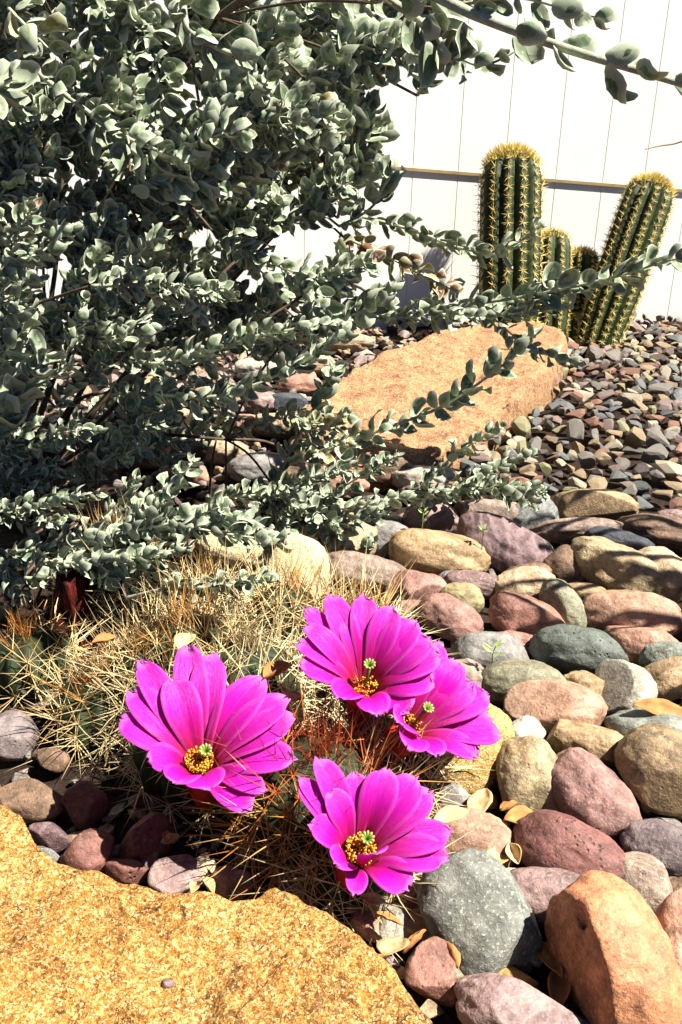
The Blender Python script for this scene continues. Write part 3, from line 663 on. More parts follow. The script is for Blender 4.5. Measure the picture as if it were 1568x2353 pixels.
# ------------------------------------------------------------------ shrub
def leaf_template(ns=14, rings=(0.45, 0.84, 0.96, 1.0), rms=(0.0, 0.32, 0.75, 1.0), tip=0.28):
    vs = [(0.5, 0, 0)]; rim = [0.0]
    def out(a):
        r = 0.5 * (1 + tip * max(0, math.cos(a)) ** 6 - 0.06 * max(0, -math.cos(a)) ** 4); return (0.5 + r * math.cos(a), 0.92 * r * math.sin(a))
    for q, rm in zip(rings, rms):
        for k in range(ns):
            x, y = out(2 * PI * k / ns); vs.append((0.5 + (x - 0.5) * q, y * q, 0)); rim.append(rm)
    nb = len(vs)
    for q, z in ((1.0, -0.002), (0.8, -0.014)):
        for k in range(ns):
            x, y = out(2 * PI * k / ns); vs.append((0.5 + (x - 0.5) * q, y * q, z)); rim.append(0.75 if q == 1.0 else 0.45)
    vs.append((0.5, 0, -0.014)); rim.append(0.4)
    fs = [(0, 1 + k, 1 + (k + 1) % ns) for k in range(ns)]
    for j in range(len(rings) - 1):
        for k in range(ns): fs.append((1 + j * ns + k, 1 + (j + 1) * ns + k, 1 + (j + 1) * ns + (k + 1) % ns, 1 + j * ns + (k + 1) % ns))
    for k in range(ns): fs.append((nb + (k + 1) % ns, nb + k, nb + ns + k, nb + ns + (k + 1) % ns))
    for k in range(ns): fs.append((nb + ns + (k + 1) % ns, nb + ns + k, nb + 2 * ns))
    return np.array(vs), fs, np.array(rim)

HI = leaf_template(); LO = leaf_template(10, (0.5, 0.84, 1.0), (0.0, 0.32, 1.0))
def flat_faces(T): return np.array([i for f in T[1] for i in f]), np.array([len(f) for f in T[1]])
HIF, LOF = flat_faces(HI), flat_faces(LO)
class LeafMesh:
    def __init__(s, hi): s.T = HI if hi else LO; s.F = HIF if hi else LOF; s.V = []; s.tone = []
    def add(s, p, d, nrm, L, Wd, cup, fold, wave, tone):
        v = s.T[0]; x, y = v[:, 0], v[:, 1]
        r2 = ((x - 0.45) / 0.5) ** 2 + (y / 0.46) ** 2
        z = v[:, 2] + cup * r2 * 0.22 + fold * np.abs(y) * 0.7 + wave * (x ** 2) * 0.35 * np.sin(3 * x + 4 * y)
        d = d.normalized(); nrm = (nrm - d * nrm.dot(d)).normalized(); sd = nrm.cross(d)
        s.V.append(np.outer((x + 0.12) * L, d[:]) + np.outer(y * Wd, sd[:]) + np.outer(z * L, nrm[:]) + np.array(p[:])); s.tone.append(tone)
    def build(s, name, mat, parent):
        n = len(s.V); nv = len(s.T[0]); V = np.concatenate(s.V).astype(np.float32); idx, cnt = s.F
        I = (idx[None] + (np.arange(n) * nv)[:, None]).ravel(); c = np.tile(cnt, n); st = np.concatenate(([0], np.cumsum(c)[:-1]))
        me = bpy.data.meshes.new(name); me.vertices.add(len(V)); me.vertices.foreach_set('co', V.ravel())
        me.loops.add(len(I)); me.loops.foreach_set('vertex_index', I.astype(np.int32)); me.polygons.add(len(c))
        me.polygons.foreach_set('loop_start', st.astype(np.int32)); me.polygons.foreach_set('loop_total', c.astype(np.int32))
        me.polygons.foreach_set('use_smooth', np.ones(len(c), dtype=bool))
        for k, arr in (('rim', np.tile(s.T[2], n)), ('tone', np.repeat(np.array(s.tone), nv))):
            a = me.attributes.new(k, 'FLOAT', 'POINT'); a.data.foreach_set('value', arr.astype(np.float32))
        me.update(calc_edges=True); me.validate(); me.materials.append(mat)
        o = bpy.data.objects.new(name, me); COL.objects.link(o); o.parent = parent; return o

shrub_base = G(40, 1130)
shrub = thing('silver_shrub', 'sprawling shrub with small felted grey green leaves hanging over the stones and cactus', 'shrub', loc=shrub_base)
def sloc(p): return p - shrub_base
rs = random.Random(5)
limbs = []                                       # woody limbs, each a list of points
LIMB_PX = [(250, 900, 1.22), (420, 700, 1.25), (100, 600, 1.2), (620, 520, 1.3), (300, 350, 1.2), (560, 250, 1.15), (820, 330, 1.25), (700, 180, 1.25), (150, 100, 1.05), (500, 40, 1.0), (520, 1010, 1.15), (760, 640, 1.3), (220, 1180, 1.1), (-40, 300, 1.0), (-60, 800, 1.05)]
for i, (x, y, d) in enumerate(LIMB_PX):
    e = P(x, y, d); m = shrub_base.lerp(e, 0.5) + Vector((rs.uniform(-0.03, 0.03), rs.uniform(-0.03, 0.03), rs.uniform(0.0, 0.05)))
    pts = catmull([shrub_base + Vector((rs.uniform(-0.01, 0.01), rs.uniform(-0.01, 0.01), -0.01)), m, e], 8); limbs.append(pts)
    mb = MB(); add_tube(mb, [sloc(p) for p in pts], [0.0042 - 0.0026 * k / (len(pts) - 1) for k in range(len(pts))], 7)
    mb.build('limb', M['wood'], shrub)
mb = MB(); add_tube(mb, [Vector((0.0, 0, -0.03)), Vector((0.002, 0, 0.01)), Vector((0.0, 0.004, 0.05))], [0.016, 0.012, 0.008], 10); mb.build('trunk', M['wood'], shrub)
ALL_L = [p for l in limbs for p in l[4:]]
VIEW = -FWD
def branch(pts, L=0.02, gap=0.0075, tone=(0.05, 0.5), dead=0.0, r0=0.0019, bare=0.0, connect=True, seed=None, shoots=0, hi=True):
    r = random.Random(seed if seed is not None else rs.random())
    main = catmull(pts, 8); paths = [(main, bare, 1.0)]; total = sum((main[i + 1] - main[i]).length for i in range(len(main) - 1))
    for k in range(shoots):
        i = int(len(main) * r.uniform(0.12, 0.85)); p = main[i]; t = (main[min(i + 1, len(main) - 1)] - main[i - 1]).normalized(); u, w = frame(t)
        a = r.uniform(0, 2 * PI); o = u * math.cos(a) + w * math.sin(a); sp = r.uniform(0.45, 1.0); d = t * math.cos(sp) + o * math.sin(sp); ln = total * r.uniform(0.25, 0.5)
        e = p + d * ln + t * ln * 0.15; m = p + d * ln * 0.5 + Vector((0, 0, r.uniform(-0.008, 0.008))); e.z = max(e.z, 0.03)
        paths.append((catmull([p, m, e], 5), 0.08, 0.75))
    mb = MB(); lm = LeafMesh(hi)
    for path, br, rf_ in paths:
        add_tube(mb, [sloc(p) for p in path], [r0 * rf_ * (1 - 0.55 * k / len(path)) for k in range(len(path))], 6 if hi else 4)
        seg = [(path[i + 1] - path[i]).length for i in range(len(path) - 1)]; T = sum(seg)
        s = br * T; ph = r.uniform(0, 6); tw = r.choice((-1, 1))
        while s < T:
            acc = 0; i = 0
            while i < len(seg) - 1 and acc + seg[i] < s: acc += seg[i]; i += 1
            p = path[i].lerp(path[i + 1], (s - acc) / seg[i]); t = (path[i + 1] - path[i]).normalized()
            u, w = frame(t); f = s / T
            for kk in range(2):                      # nearly opposite pairs
                a = ph + kk * PI + r.uniform(-0.5, 0.5)
                o = u * math.cos(a) + w * math.sin(a)
                out = math.radians(r.uniform(35, 88) - 20 * f)
                d = t * math.cos(out) + o * math.sin(out); nrm = t * math.sin(out) - o * math.cos(out)
                nrm = (nrm + 0.7 * Vector((r.gauss(0, 0.6), r.gauss(0, 0.6), r.gauss(0.3, 0.6)))).normalized()
                size = L * r.uniform(0.65, 1.2) * (1.0 - 0.35 * max(0, f - 0.75) / 0.25)
                tn = r.uniform(*tone)
                if r.random() < dead: tn = r.uniform(0.66, 1.0)
                lm.add(sloc(p + o * r0 * 0.6), d, nrm, size, size * r.uniform(0.72, 1.0), r.uniform(0.1, 1.5), r.uniform(-0.1, 0.5), r.uniform(-0.8, 1.3), tn)
            ph += tw * (PI / 2 + r.uniform(-0.35, 0.35)); s += gap * r.uniform(0.65, 1.3)
    ob = mb.build('branch', M['stem'], shrub)
    if connect:
        q = min(ALL_L, key=lambda a: (a - pts[0]).length)
        if (q - pts[0]).length > 0.004:
            mid = q.lerp(pts[0], 0.5) + Vector((0, 0, 0.01)); mt = MB()
            add_tube(mt, [sloc(p) for p in catmull([q, mid, pts[0]], 5)], r0 * 0.75, 5); mt.build('twig', M['wood'], ob)
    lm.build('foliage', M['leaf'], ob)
    return ob
def B(px, **kw): return branch([P(*q) for q in px], **kw)
# the branches one can follow in the photograph
B([(780, -60, 0.60), (960, -25, 0.585), (1100, 38, 0.57), (1290, 108, 0.555), (1460, 160, 0.545), (1640, 215, 0.535)], L=0.021, gap=0.026, r0=0.0042, seed=11, tone=(0.0, 0.25))
B([(900, 720, 1.30), (1150, 690, 1.22), (1290, 665, 1.17), (1430, 632, 1.13), (1530, 600, 1.1), (1600, 590, 1.08)], L=0.0265, gap=0.0115, r0=0.0026, seed=12)
B([(800, 490, 1.3), (945, 528, 1.28), (1050, 568, 1.25), (1140, 578, 1.22), (1210, 545, 1.2), (1246, 510, 1.19)], L=0.021, gap=0.0105, r0=0.0024, seed=13)
B([(700, 1055, 1.18), (780, 1022, 1.16), (895, 981, 1.13), (1012, 936, 1.1), (1107, 876, 1.08), (1177, 820, 1.06), (1225, 765, 1.05)], L=0.0245, gap=0.0135, r0=0.0025, seed=14)
B([(520, 1195, 1.13), (650, 1178, 1.12), (800, 1165, 1.12), (940, 1140, 1.13), (1045, 1125, 1.13), (1115, 1108, 1.13)], L=0.0142, gap=0.0053, seed=15, shoots=9)
B([(480, 1150, 1.12), (600, 1140, 1.1), (740, 1190, 1.08), (800, 1210, 1.08)], L=0.0135, gap=0.0051, seed=16, shoots=9)
B([(290, 1375, 0.86), (400, 1350, 0.83), (500, 1350, 0.82), (575, 1336, 0.81), (622, 1326, 0.81)], L=0.0138, gap=0.0047, seed=17, bare=0.3, tone=(0.3, 0.55))
B([(630, 1120, 1.15), (680, 1010, 1.13), (724, 940, 1.12), (768, 850, 1.11)], L=0.021, gap=0.013, seed=18)
B([(120, 790, 1.02), (240, 815, 1.0), (352, 835, 0.98), (460, 815, 0.97), (552, 780, 0.96), (680, 755, 0.95), (740, 735, 0.95)], L=0.0172, gap=0.0058, r0=0.0025, seed=19, tone=(0.2, 0.6), dead=0.06)
B([(260, 905, 1.03), (352, 905, 1.0), (502, 910, 0.98), (653, 855, 0.97), (740, 800, 0.96), (800, 760, 0.96)], L=0.0172, gap=0.0058, r0=0.0025, seed=20, tone=(0.2, 0.6))
B([(-60, 1010, 0.86), (10, 955, 0.84), (60, 880, 0.82), (105, 820, 0.81)], L=0.024, gap=0.009, r0=0.0025, seed=21, tone=(0.3, 0.55))
B([(-70, 900, 0.86), (-10, 850, 0.85), (30, 770, 0.84), (50, 715, 0.83)], L=0.023, gap=0.009, r0=0.0025, seed=22, tone=(0.3, 0.55))
B([(790, 545, 1.18), (880, 585, 1.17), (970, 630, 1.16), (1050, 672, 1.15)], L=0.021, gap=0.0085, seed=23, tone=(0.78, 1.0))
B([(180, 640, 0.98), (225, 690, 0.97), (262, 735, 0.97)], L=0.02, gap=0.009, seed=24, tone=(0.72, 1.0))
B([(560, 990, 1.12), (640, 960, 1.11), (740, 1000, 1.1), (820, 1020, 1.1)], L=0.0145, gap=0.0076, seed=25, shoots=4, tone=(0.5, 0.95))
B([(800, 740, 1.2), (900, 728, 1.2), (1040, 722, 1.2), (1180, 724, 1.2), (1290, 705, 1.19)], L=0.0165, gap=0.0072, seed=26, shoots=2)
B([(640, 800, 1.05), (740, 745, 1.04), (830, 715, 1.03), (905, 665, 1.03)], L=0.0235, gap=0.0075, seed=27, tone=(0.25, 0.55))
B([(20, 1270, 0.93), (200, 1240, 0.91), (330, 1215, 0.90), (440, 1190, 0.90), (505, 1165, 0.89)], L=0.0150, gap=0.0055, seed=28, shoots=7)
B([(90, 1290, 0.90), (200, 1292, 0.89), (320, 1280, 0.88), (430, 1258, 0.88)], L=0.0138, gap=0.0055, seed=29, shoots=3)
B([(520, 430, 0.95), (640, 370, 0.94), (720, 320, 0.93), (785, 250, 0.92)], L=0.022, gap=0.0085, r0=0.0026, seed=30, tone=(0.2, 0.6))
B([(780, 520, 1.1), (850, 480, 1.08), (895, 420, 1.07), (905, 390, 1.07)], L=0.021, gap=0.01, seed=31)
B([(90, 170, 0.9), (180, 240, 0.89), (280, 310, 0.88), (360, 345, 0.87), (400, 365, 0.87)], L=0.023, gap=0.0085, r0=0.0026, seed=32, tone=(0.2, 0.6))
B([(-40, 560, 0.95), (40, 520, 0.94), (110, 500, 0.93)], L=0.022, gap=0.0085, seed=33)
B([(960, 220, 1.0), (1010, 120, 0.99), (1100, 150, 0.98), (1180, 120, 0.97), (1240, 60, 0.97)], L=0.021, gap=0.013, seed=34)
B([(1010, 20, 0.72), (1090, 5, 0.71), (1200, -5, 0.7), (1330, 30, 0.7), (1380, 40, 0.7)], L=0.02, gap=0.015, seed=35)
B([(850, -30, 0.62), (940, 30, 0.61), (1000, 80, 0.6), (1040, 140, 0.595)], L=0.022, gap=0.013, r0=0.003, seed=36, tone=(0, 0.2))
B([(420, -40, 0.68), (430, 60, 0.67), (500, 110, 0.66), (560, 130, 0.66)], L=0.021, gap=0.011, r0=0.003, seed=37)
B([(-60, 210, 0.7), (-10, 200, 0.69), (30, 180, 0.69)], L=0.024, gap=0.012, r0=0.003, seed=38)
B([(20, 20, 0.8), (60, 60, 0.8), (110, 110, 0.8)], L=0.022, gap=0.012, seed=39, tone=(0.55, 0.78))
B([(40, -80, 0.92), (170, -10, 0.91), (300, 35, 0.90), (380, 90, 0.89)], L=0.02, gap=0.008, seed=40, shoots=8)
# the mass behind and between them
def right_edge(y):
    T = [(-60, 1130), (0, 1110), (100, 1020), (200, 985), (300, 940), (400, 870), (480, 850), (560, 800), (650, 850), (760, 840), (850, 640), (950, 560), (1050, 480), (1150, 520), (1250, 420), (1320, 260), (1400, 150)]
    for (a, b), (c, d) in zip(T, T[1:]):
        if a <= y <= c: return b + (d - b) * (y - a) / (c - a)
    return 100
rq = random.Random(77); cnt = 0
ROWS = [(-30, 6), (110, 6), (230, 6), (345, 6), (455, 6), (560, 6), (660, 6), (760, 6), (860, 5), (960, 4), (1060, 4), (1160, 4), (1260, 2)]
for ri, (yr, nc) in enumerate(ROWS):
    for gx in range(nc):
        y = yr + rq.uniform(-45, 45); re = right_edge(max(-60, min(1390, y)))
        x = -30 + (re + 10) * (gx + rq.uniform(0.25, 0.95)) / nc
        far = min(1.3 if y < 500 else 1.4, depth_of(G(x, max(y, 640), 0.05)) * 0.97)
        d = ((0.86 if y < 350 else 0.93) + (far - 0.93) * rq.random()) if y < 900 else rq.uniform(0.96, far)
        if 540 <= y < 860 and x < 560: d = rq.uniform(0.78, 1.1)
        a = math.radians(rq.choice((-35, -30, -20, -50, 10, 30, -60, -10)) + rq.uniform(-14, 14)); ln = rq.uniform(210, 300) * 1.1 / d
        ax, ay = x - math.cos(a) * ln, y - math.sin(a) * ln; bend = rq.uniform(-25, 25); d0 = d + rq.uniform(0.0, 0.06)
        pts = [P(ax, ay, d0), P((x + ax) / 2 + bend * 0.5, (y + ay) / 2 + bend, (d + d0) / 2), P(x, y, d)]
        for p in pts: p.z = max(p.z, 0.03)
        branch(pts, L=rq.uniform(0.88, 1.12) * float(np.interp(y, [0, 300, 600, 900, 1200], [49, 46, 40, 33, 28])) / FPX * d, gap=rq.uniform(0.0066, 0.008) * d * float(np.interp(y, [0, 300, 700, 1200], [1, 0.95, 0.85, 0.72])), seed=1000 + cnt, tone=(0.0, 0.55), dead=0.04, shoots=9 if ri < 3 else (7 if ri < 5 else (5 if ri < 7 else (3 if ri < 8 else (2 if ri < 9 else 3)))), hi=False); cnt += 1

# ------------------------------------------------------------------ hedgehog cactus
hc_base = G(560, 1560)
hedge = thing('hedgehog_cactus', 'low clump of hedgehog cactus with long straw spines and four magenta flowers', 'cactus', loc=hc_base)
def hl(p): return p - hc_base
rh = random.Random(31)
def hedge_stem(x, y, z, r, lean, apex_tone, side_tone, nr=11, length=1.0, dens=1.0):
    top = G(x, y, z); axis = Vector((lean[0], lean[1], 1)).normalized(); H = z + 0.02
    base = top - axis * H; u, w = frame(axis); vs, fs = [], []; rows = 18; seg = nr * 6
    def rad(t): return r * (math.sqrt(max(0, 1 - max(0, (t - 0.45) / 0.55) ** 2.4)) * (0.86 + 0.14 * min(1, t / 0.4)))
    for j in range(rows + 1):
        t = j / rows
        for i in range(seg):
            a = 2 * PI * i / seg; rr_ = rad(t) * (1 + 0.09 * math.cos(nr * a)); vs.append(hl(base + axis * (t * H) + (u * math.cos(a) + w * math.sin(a)) * rr_))
    for j in range(rows):
        for i in range(seg): fs.append((j * seg + i, j * seg + (i + 1) % seg, (j + 1) * seg + (i + 1) % seg, (j + 1) * seg + i))
    ob = mesh_obj('stem', vs, fs, M['cactus'], hedge)
    mb = MB(); na = max(4, int(H / 0.014))
    for i in range(nr):
        a = 2 * PI * i / nr
        for j in range(na):
            t = 0.3 + 0.68 * (j + rh.uniform(-0.2, 0.2) + 0.5 * (i % 2)) / na
            if t > 0.985 or rh.random() > dens: continue
            ro = u * math.cos(a) + w * math.sin(a); p = base + axis * (t * H) + ro * rad(t) * 1.08
            sl_ = max(0, (t - 0.45) / 0.55); nrm = (ro * (1 - 0.75 * sl_ ** 2) + axis * (0.1 + sl_)).normalized(); tu, tw = frame(nrm)
            hot = max(0, (t - 0.72) / 0.28)
            for q in range(7):
                b_ = 2 * PI * q / 7 + rh.uniform(-0.25, 0.25); el = rh.uniform(0.12, 0.5)
                d = ((tu * math.cos(b_) + tw * math.sin(b_)) * math.cos(el) + nrm * math.sin(el)); d = (d + axis * 0.1 * hot).normalized()
                add_spine(mb, hl(p), d, rh.uniform(0.016, 0.042) * length, 0.0004, min(1, side_tone + rh.uniform(-0.12, 0.2) + hot * (apex_tone - side_tone) * 0.8), rh.uniform(-0.04, 0.04))
            for q in range(3):
                d = (nrm + 0.55 * Vector((rh.gauss(0, 0.6), rh.gauss(0, 0.6), rh.gauss(0.15, 0.6))) + axis * hot * 0.25).normalized()
                add_spine(mb, hl(p), d, rh.uniform(0.03, 0.062) * length, 0.0005, min(1, side_tone + rh.uniform(-0.15, 0.2) + hot * (apex_tone - side_tone)), rh.uniform(-0.05, 0.05))
    for q in range(60):                             # the upright tuft on the crown of the stem
        d = (axis + 0.42 * Vector((rh.gauss(0, 0.7), rh.gauss(0, 0.7), rh.gauss(0, 0.3)))).normalized()
        p = top - axis * 0.006 + (u * rh.gauss(0, 0.3) + w * rh.gauss(0, 0.3)) * r * 0.6
        add_spine(mb, hl(p), d, rh.uniform(0.02, 0.045) * length, 0.00042, min(1, apex_tone + rh.uniform(-0.25, 0.15)), rh.uniform(-0.05, 0.05))
    tag(mb.build('spines', M['spine'], ob, False), kind='stuff')
for a in [(748, 1735, 0.085, 0.046, (0.15, -0.1), 1.0, 0.6, 14), (430, 1425, 0.10, 0.044, (0, -0.1), 0.7, 0.1), (665, 1345, 0.105, 0.036, (0.1, 0.1), 0.6, 0.15), (835, 1385, 0.10, 0.038, (0.15, 0.05), 0.55, 0.1),
          (270, 1240, 0.085, 0.036, (-0.1, 0.1), 0.6, 0.2), (215, 1560, 0.05, 0.038, (-0.15, -0.1), 0.72, 0.3, 11, 0.9, 0.6), (55, 1455, 0.045, 0.034, (-0.2, 0), 0.75, 0.35, 11, 1.0, 0.5), (575, 1480, 0.09, 0.042, (0.05, -0.05), 0.25, 0.05),
          (430, 1640, 0.07, 0.042, (-0.05, -0.25), 0.3, 0.2, 11, 0.9, 0.65), (480, 1310, 0.08, 0.034, (0, 0.15), 0.55, 0.1), (330, 1490, 0.075, 0.04, (-0.05, -0.1), 0.6, 0.1), (930, 1680, 0.06, 0.036, (0.3, -0.1), 0.3, 0.15), (815, 1910, 0.05, 0.036, (0.1, -0.25), 0.3, 0.12)]:
    hedge_stem(*a)

# flowers
def petal(parent, C, A, tip, W, hr_curve, r0, cup, rf, twist=0.0):
    v = tip - C; hgt = v.dot(A); rad = v - A * hgt; R = rad.length
    if R < 1e-4: return
    er = rad / R; side = A.cross(er).normalized()
    p0 = C + er * r0 - A * 0.004; p1 = C + er * (r0 + (R - r0) * 0.22) + A * (hgt * hr_curve + 0.012); p2 = C + er * (r0 + (R - r0) * 0.68) + A * (hgt * 0.98); p3 = tip
    nt_, nv_ = 18, 9; vs, al, ac = [], [], []
    jag = [rf.uniform(-0.06, 0.05) for _ in range(nv_)]; ph = rf.uniform(0, 6)
    for i in range(nt_ + 1):
        t = i / nt_
        for j in range(nv_):
            s = -1 + 2 * j / (nv_ - 1)
            tt = min(1.06, t * (1 + (jag[j] + 0.03 * (1 - abs(s))) * t ** 6))
            def bez(q): return p0 * (1 - q) ** 3 + p1 * (3 * q * (1 - q) ** 2) + p2 * (3 * q * q * (1 - q)) + p3 * q ** 3
            c = bez(tt); tg = (bez(tt + 0.01) - bez(tt - 0.01)).normalized(); nm = side.cross(tg).normalized()
            if nm.dot(A) < 0 and nm.dot(er) > 0: nm = -nm
            x = t / 0.62
            w = (0.42 + 0.58 * (x * x * (3 - 2 * x) if x < 1 else 1))
            if t > 0.62: w *= math.sqrt(max(0.0, 1 - ((t - 0.62) / 0.39) ** 2.1))
            sd = side * (s * W * 0.5 * w)
            off = nm * (cup * W * 0.5 * w * (s * s) + 0.03 * W * math.sin(ph + 5 * t + 2.5 * s) - 0.05 * W * math.exp(-(s * 5) ** 2))
            vs.append(c + sd + off); al.append(t); ac.append(s)
    fs = [(i * nv_ + j, i * nv_ + j + 1, (i + 1) * nv_ + j + 1, (i + 1) * nv_ + j) for i in range(nt_) for j in range(nv_ - 1)]
    o = mesh_obj('petal', [hl(q) for q in vs], fs, M['petal'], parent, True, {'along': al, 'across': ac})
    md = o.modifiers.new('thickness', 'SOLIDIFY'); md.thickness = 0.0005; md.offset = 0
    return o
def flower(label, cx, cy, z, axis, hr, tips, stam=330, sl=1.0, stig=(0.3, 0.1), tube_to=None, seed=1, stig_len=0.017):
    rf = random.Random(seed); A = Vector(axis).normalized(); C = G(cx, cy, z); C = C - A * 0.012
    fl = bpy.data.objects.new('flower', None); COL.objects.link(fl); fl.parent = hedge; fl['label'] = label; fl.empty_display_size = 0.02
    d = depth_of(C)
    for tp in tips:
        x, y, w = tp[:3]; h = hr * (tp[3] if len(tp) > 3 else 1.0)
        T = hit_plane(x, y, C + A * h, A)
        if (T - C).length > 0.12: T = C + (T - C).normalized() * 0.12
        petal(fl, C, A, T, w * 1.1 * d / FPX, 0.35, 0.007, tp[4] if len(tp) > 4 else 0.16, rf)
    # tube
    u, w_ = frame(A); mb = MB(); end = tube_to if tube_to is not None else C - A * 0.045
    ax = (C - end); pts = [end, end + ax * 0.4, end + ax * 0.7, C - A * 0.008, C - A * 0.005]; add_tube(mb, [hl(p) for p in pts], [0.009, 0.011, 0.0125, 0.0115, 0.009], 14)
    for q in range(16):                              # pointed scales on the tube
        a = rf.uniform(0, 2 * PI); t = rf.uniform(0.1, 0.9); o = u * math.cos(a) + w_ * math.sin(a); p = end + ax * t + o * 0.012; s_ = A.cross(o)
        mb.add([hl(p - s_ * 0.003), hl(p + s_ * 0.003), hl(p + A * 0.011 + o * 0.003)], [(0, 1, 2)])
    mb.build('flower_tube', M['tube'], fl)
    mb = MB()
    for q in range(26):
        a = rf.uniform(0, 2 * PI); t = rf.uniform(0.05, 0.7); o = u * math.cos(a) + w_ * math.sin(a)
        add_spine(mb, hl(end + ax * t + o * 0.011), (o + A * rf.uniform(0, 0.8)).normalized(), rf.uniform(0.008, 0.018), 0.0003, rf.uniform(0, 0.3))
    mb.build('tube_spines', M['spine'], fl, False)
    mb = MB()
    for q in range(stam):
        a = rf.uniform(0, 2 * PI); o = u * math.cos(a) + w_ * math.sin(a); rr_ = 0.0105 * math.sqrt(rf.uniform(0.0, 1)); L = rf.uniform(0.009, 0.016) * sl
        p0 = C + o * rr_ * 0.6; p1 = C + o * rr_ * 0.88 + A * L
        add_tube(mb, [hl(p0), hl(p0.lerp(p1, 0.6) + o * 0.0008), hl(p1)], 0.00028, 3, tone=rf.uniform(0, 0.25))
        vs, fs = ICO1; sz = rf.uniform(0.00045, 0.0009); mb.add([hl(p1 + Vector(v) * sz) for v in vs], fs, tone=rf.uniform(0.4, 1))
    mb.build('stamens', M['anther'], fl)
    mb = MB(); so = u * 0; 
    S = C + RT * (stig[0] * 0.01) + UP * (stig[1] * 0.01); Q = S + A * stig_len
    add_tube(mb, [hl(C), hl(S + A * stig_len * 0.6), hl(Q)], [0.0013, 0.0012, 0.0016], 7, tone=0.5)
    for q in range(10):
        a = 2 * PI * q / 10; o = u * math.cos(a) + w_ * math.sin(a)
        add_tube(mb, [hl(Q + o * 0.0006), hl(Q + o * 0.0022 + A * 0.0022), hl(Q + o * 0.0036 + A * 0.0042), hl(Q + o * 0.0040 + A * 0.0052)], [0.0009, 0.0011, 0.0010, 0.0005], 6, tone=[0.1] * 6 + [0.45] * 6 + [0.9] * 6 + [1.0] * 6)
    mb.build('stigma', M['stigma'], fl)
    return C
_b = bmesh.new(); bmesh.ops.create_icosphere(_b, subdivisions=1, radius=1); ICO1 = ([v.co[:] for v in _b.verts], [[w.index for w in f.verts] for f in _b.faces]); _b.free()

flower('wide magenta flower at the left, seen into its cup', 458, 1745, 0.085, (0.0, -0.42, 0.9), 0.030, [
    (322, 1520, 66, 1.2), (432, 1488, 74, 1.2), (490, 1502, 78, 1.15), (398, 1560, 80, 1.1), (598, 1562, 88, 1.0), (658, 1608, 76, 1.0), (672, 1650, 86, 0.9), (676, 1742, 80, 0.8), (608, 1816, 52, 0.7), (574, 1856, 72, 0.6),
    (278, 1652, 80, 0.9), (302, 1588, 76, 1.05), (340, 1745, 70, 0.9), (400, 1800, 74, 1.1), (478, 1815, 84, 1.15)], seed=1, stig=(0.5, 0.2))
flower('topmost magenta flower, overlapping its right neighbour', 840, 1562, 0.108, (0.04, -0.40, 0.9), 0.030, [
    (704, 1402, 48, 1.1), (757, 1370, 62, 1.2), (836, 1368, 62, 1.2), (902, 1398, 66, 1.2), (953, 1430, 76, 1.15), (985, 1470, 84, 1.1), (1008, 1505, 88, 1.05), (995, 1570, 88, 0.9), (938, 1634, 82, 0.8), (866, 1642, 70, 0.9),
    (775, 1604, 70, 1.1), (690, 1532, 70, 0.9), (686, 1478, 52, 1.0), (704, 1440, 50, 1.1), (800, 1400, 66, 1.0)], stam=70, sl=0.45, seed=2, stig=(0.2, 0.5), stig_len=0.019)
flower('magenta flower at the right, half hidden behind the topmost one', 958, 1660, 0.085, (0.38, -0.36, 0.85), 0.032, [
    (1008, 1475, 56, 1.2), (1047, 1520, 78, 1.15), (1083, 1572, 72, 1.05), (1117, 1594, 80, 1.0), (1124, 1645, 74, 0.5), (1145, 1690, 72, 0.8), (1094, 1738, 62, 0.7), (1002, 1736, 60, 0.9), (915, 1660, 76, 1.1), (940, 1720, 70, 1.0), (960, 1500, 70, 1.1), (1100, 1720, 60, 0.6)], stam=60, sl=0.45, seed=3, stig=(0.3, 0.5), stig_len=0.019)
flower('lowest magenta flower, nearest the golden boulder', 828, 1952, 0.068, (0.12, -0.42, 0.89), 0.030, [
    (732, 1742, 62, 1.2), (693, 1808, 58, 1.0), (690, 1790, 46, 1.05), (817, 1778, 60, 1.0), (890, 1768, 78, 1.2), (957, 1790, 82, 1.1), (990, 1822, 74, 1.0), (1033, 1916, 76, 0.8), (1024, 1970, 84, 0.75), (938, 2042, 76, 0.6),
    (815, 2056, 46, 0.7), (868, 1962, 60, 1.5), (712, 1894, 66, 0.9), (770, 1985, 66, 1.0), (760, 1820, 60, 1.0)], seed=4, stig=(0.3, 0.35))

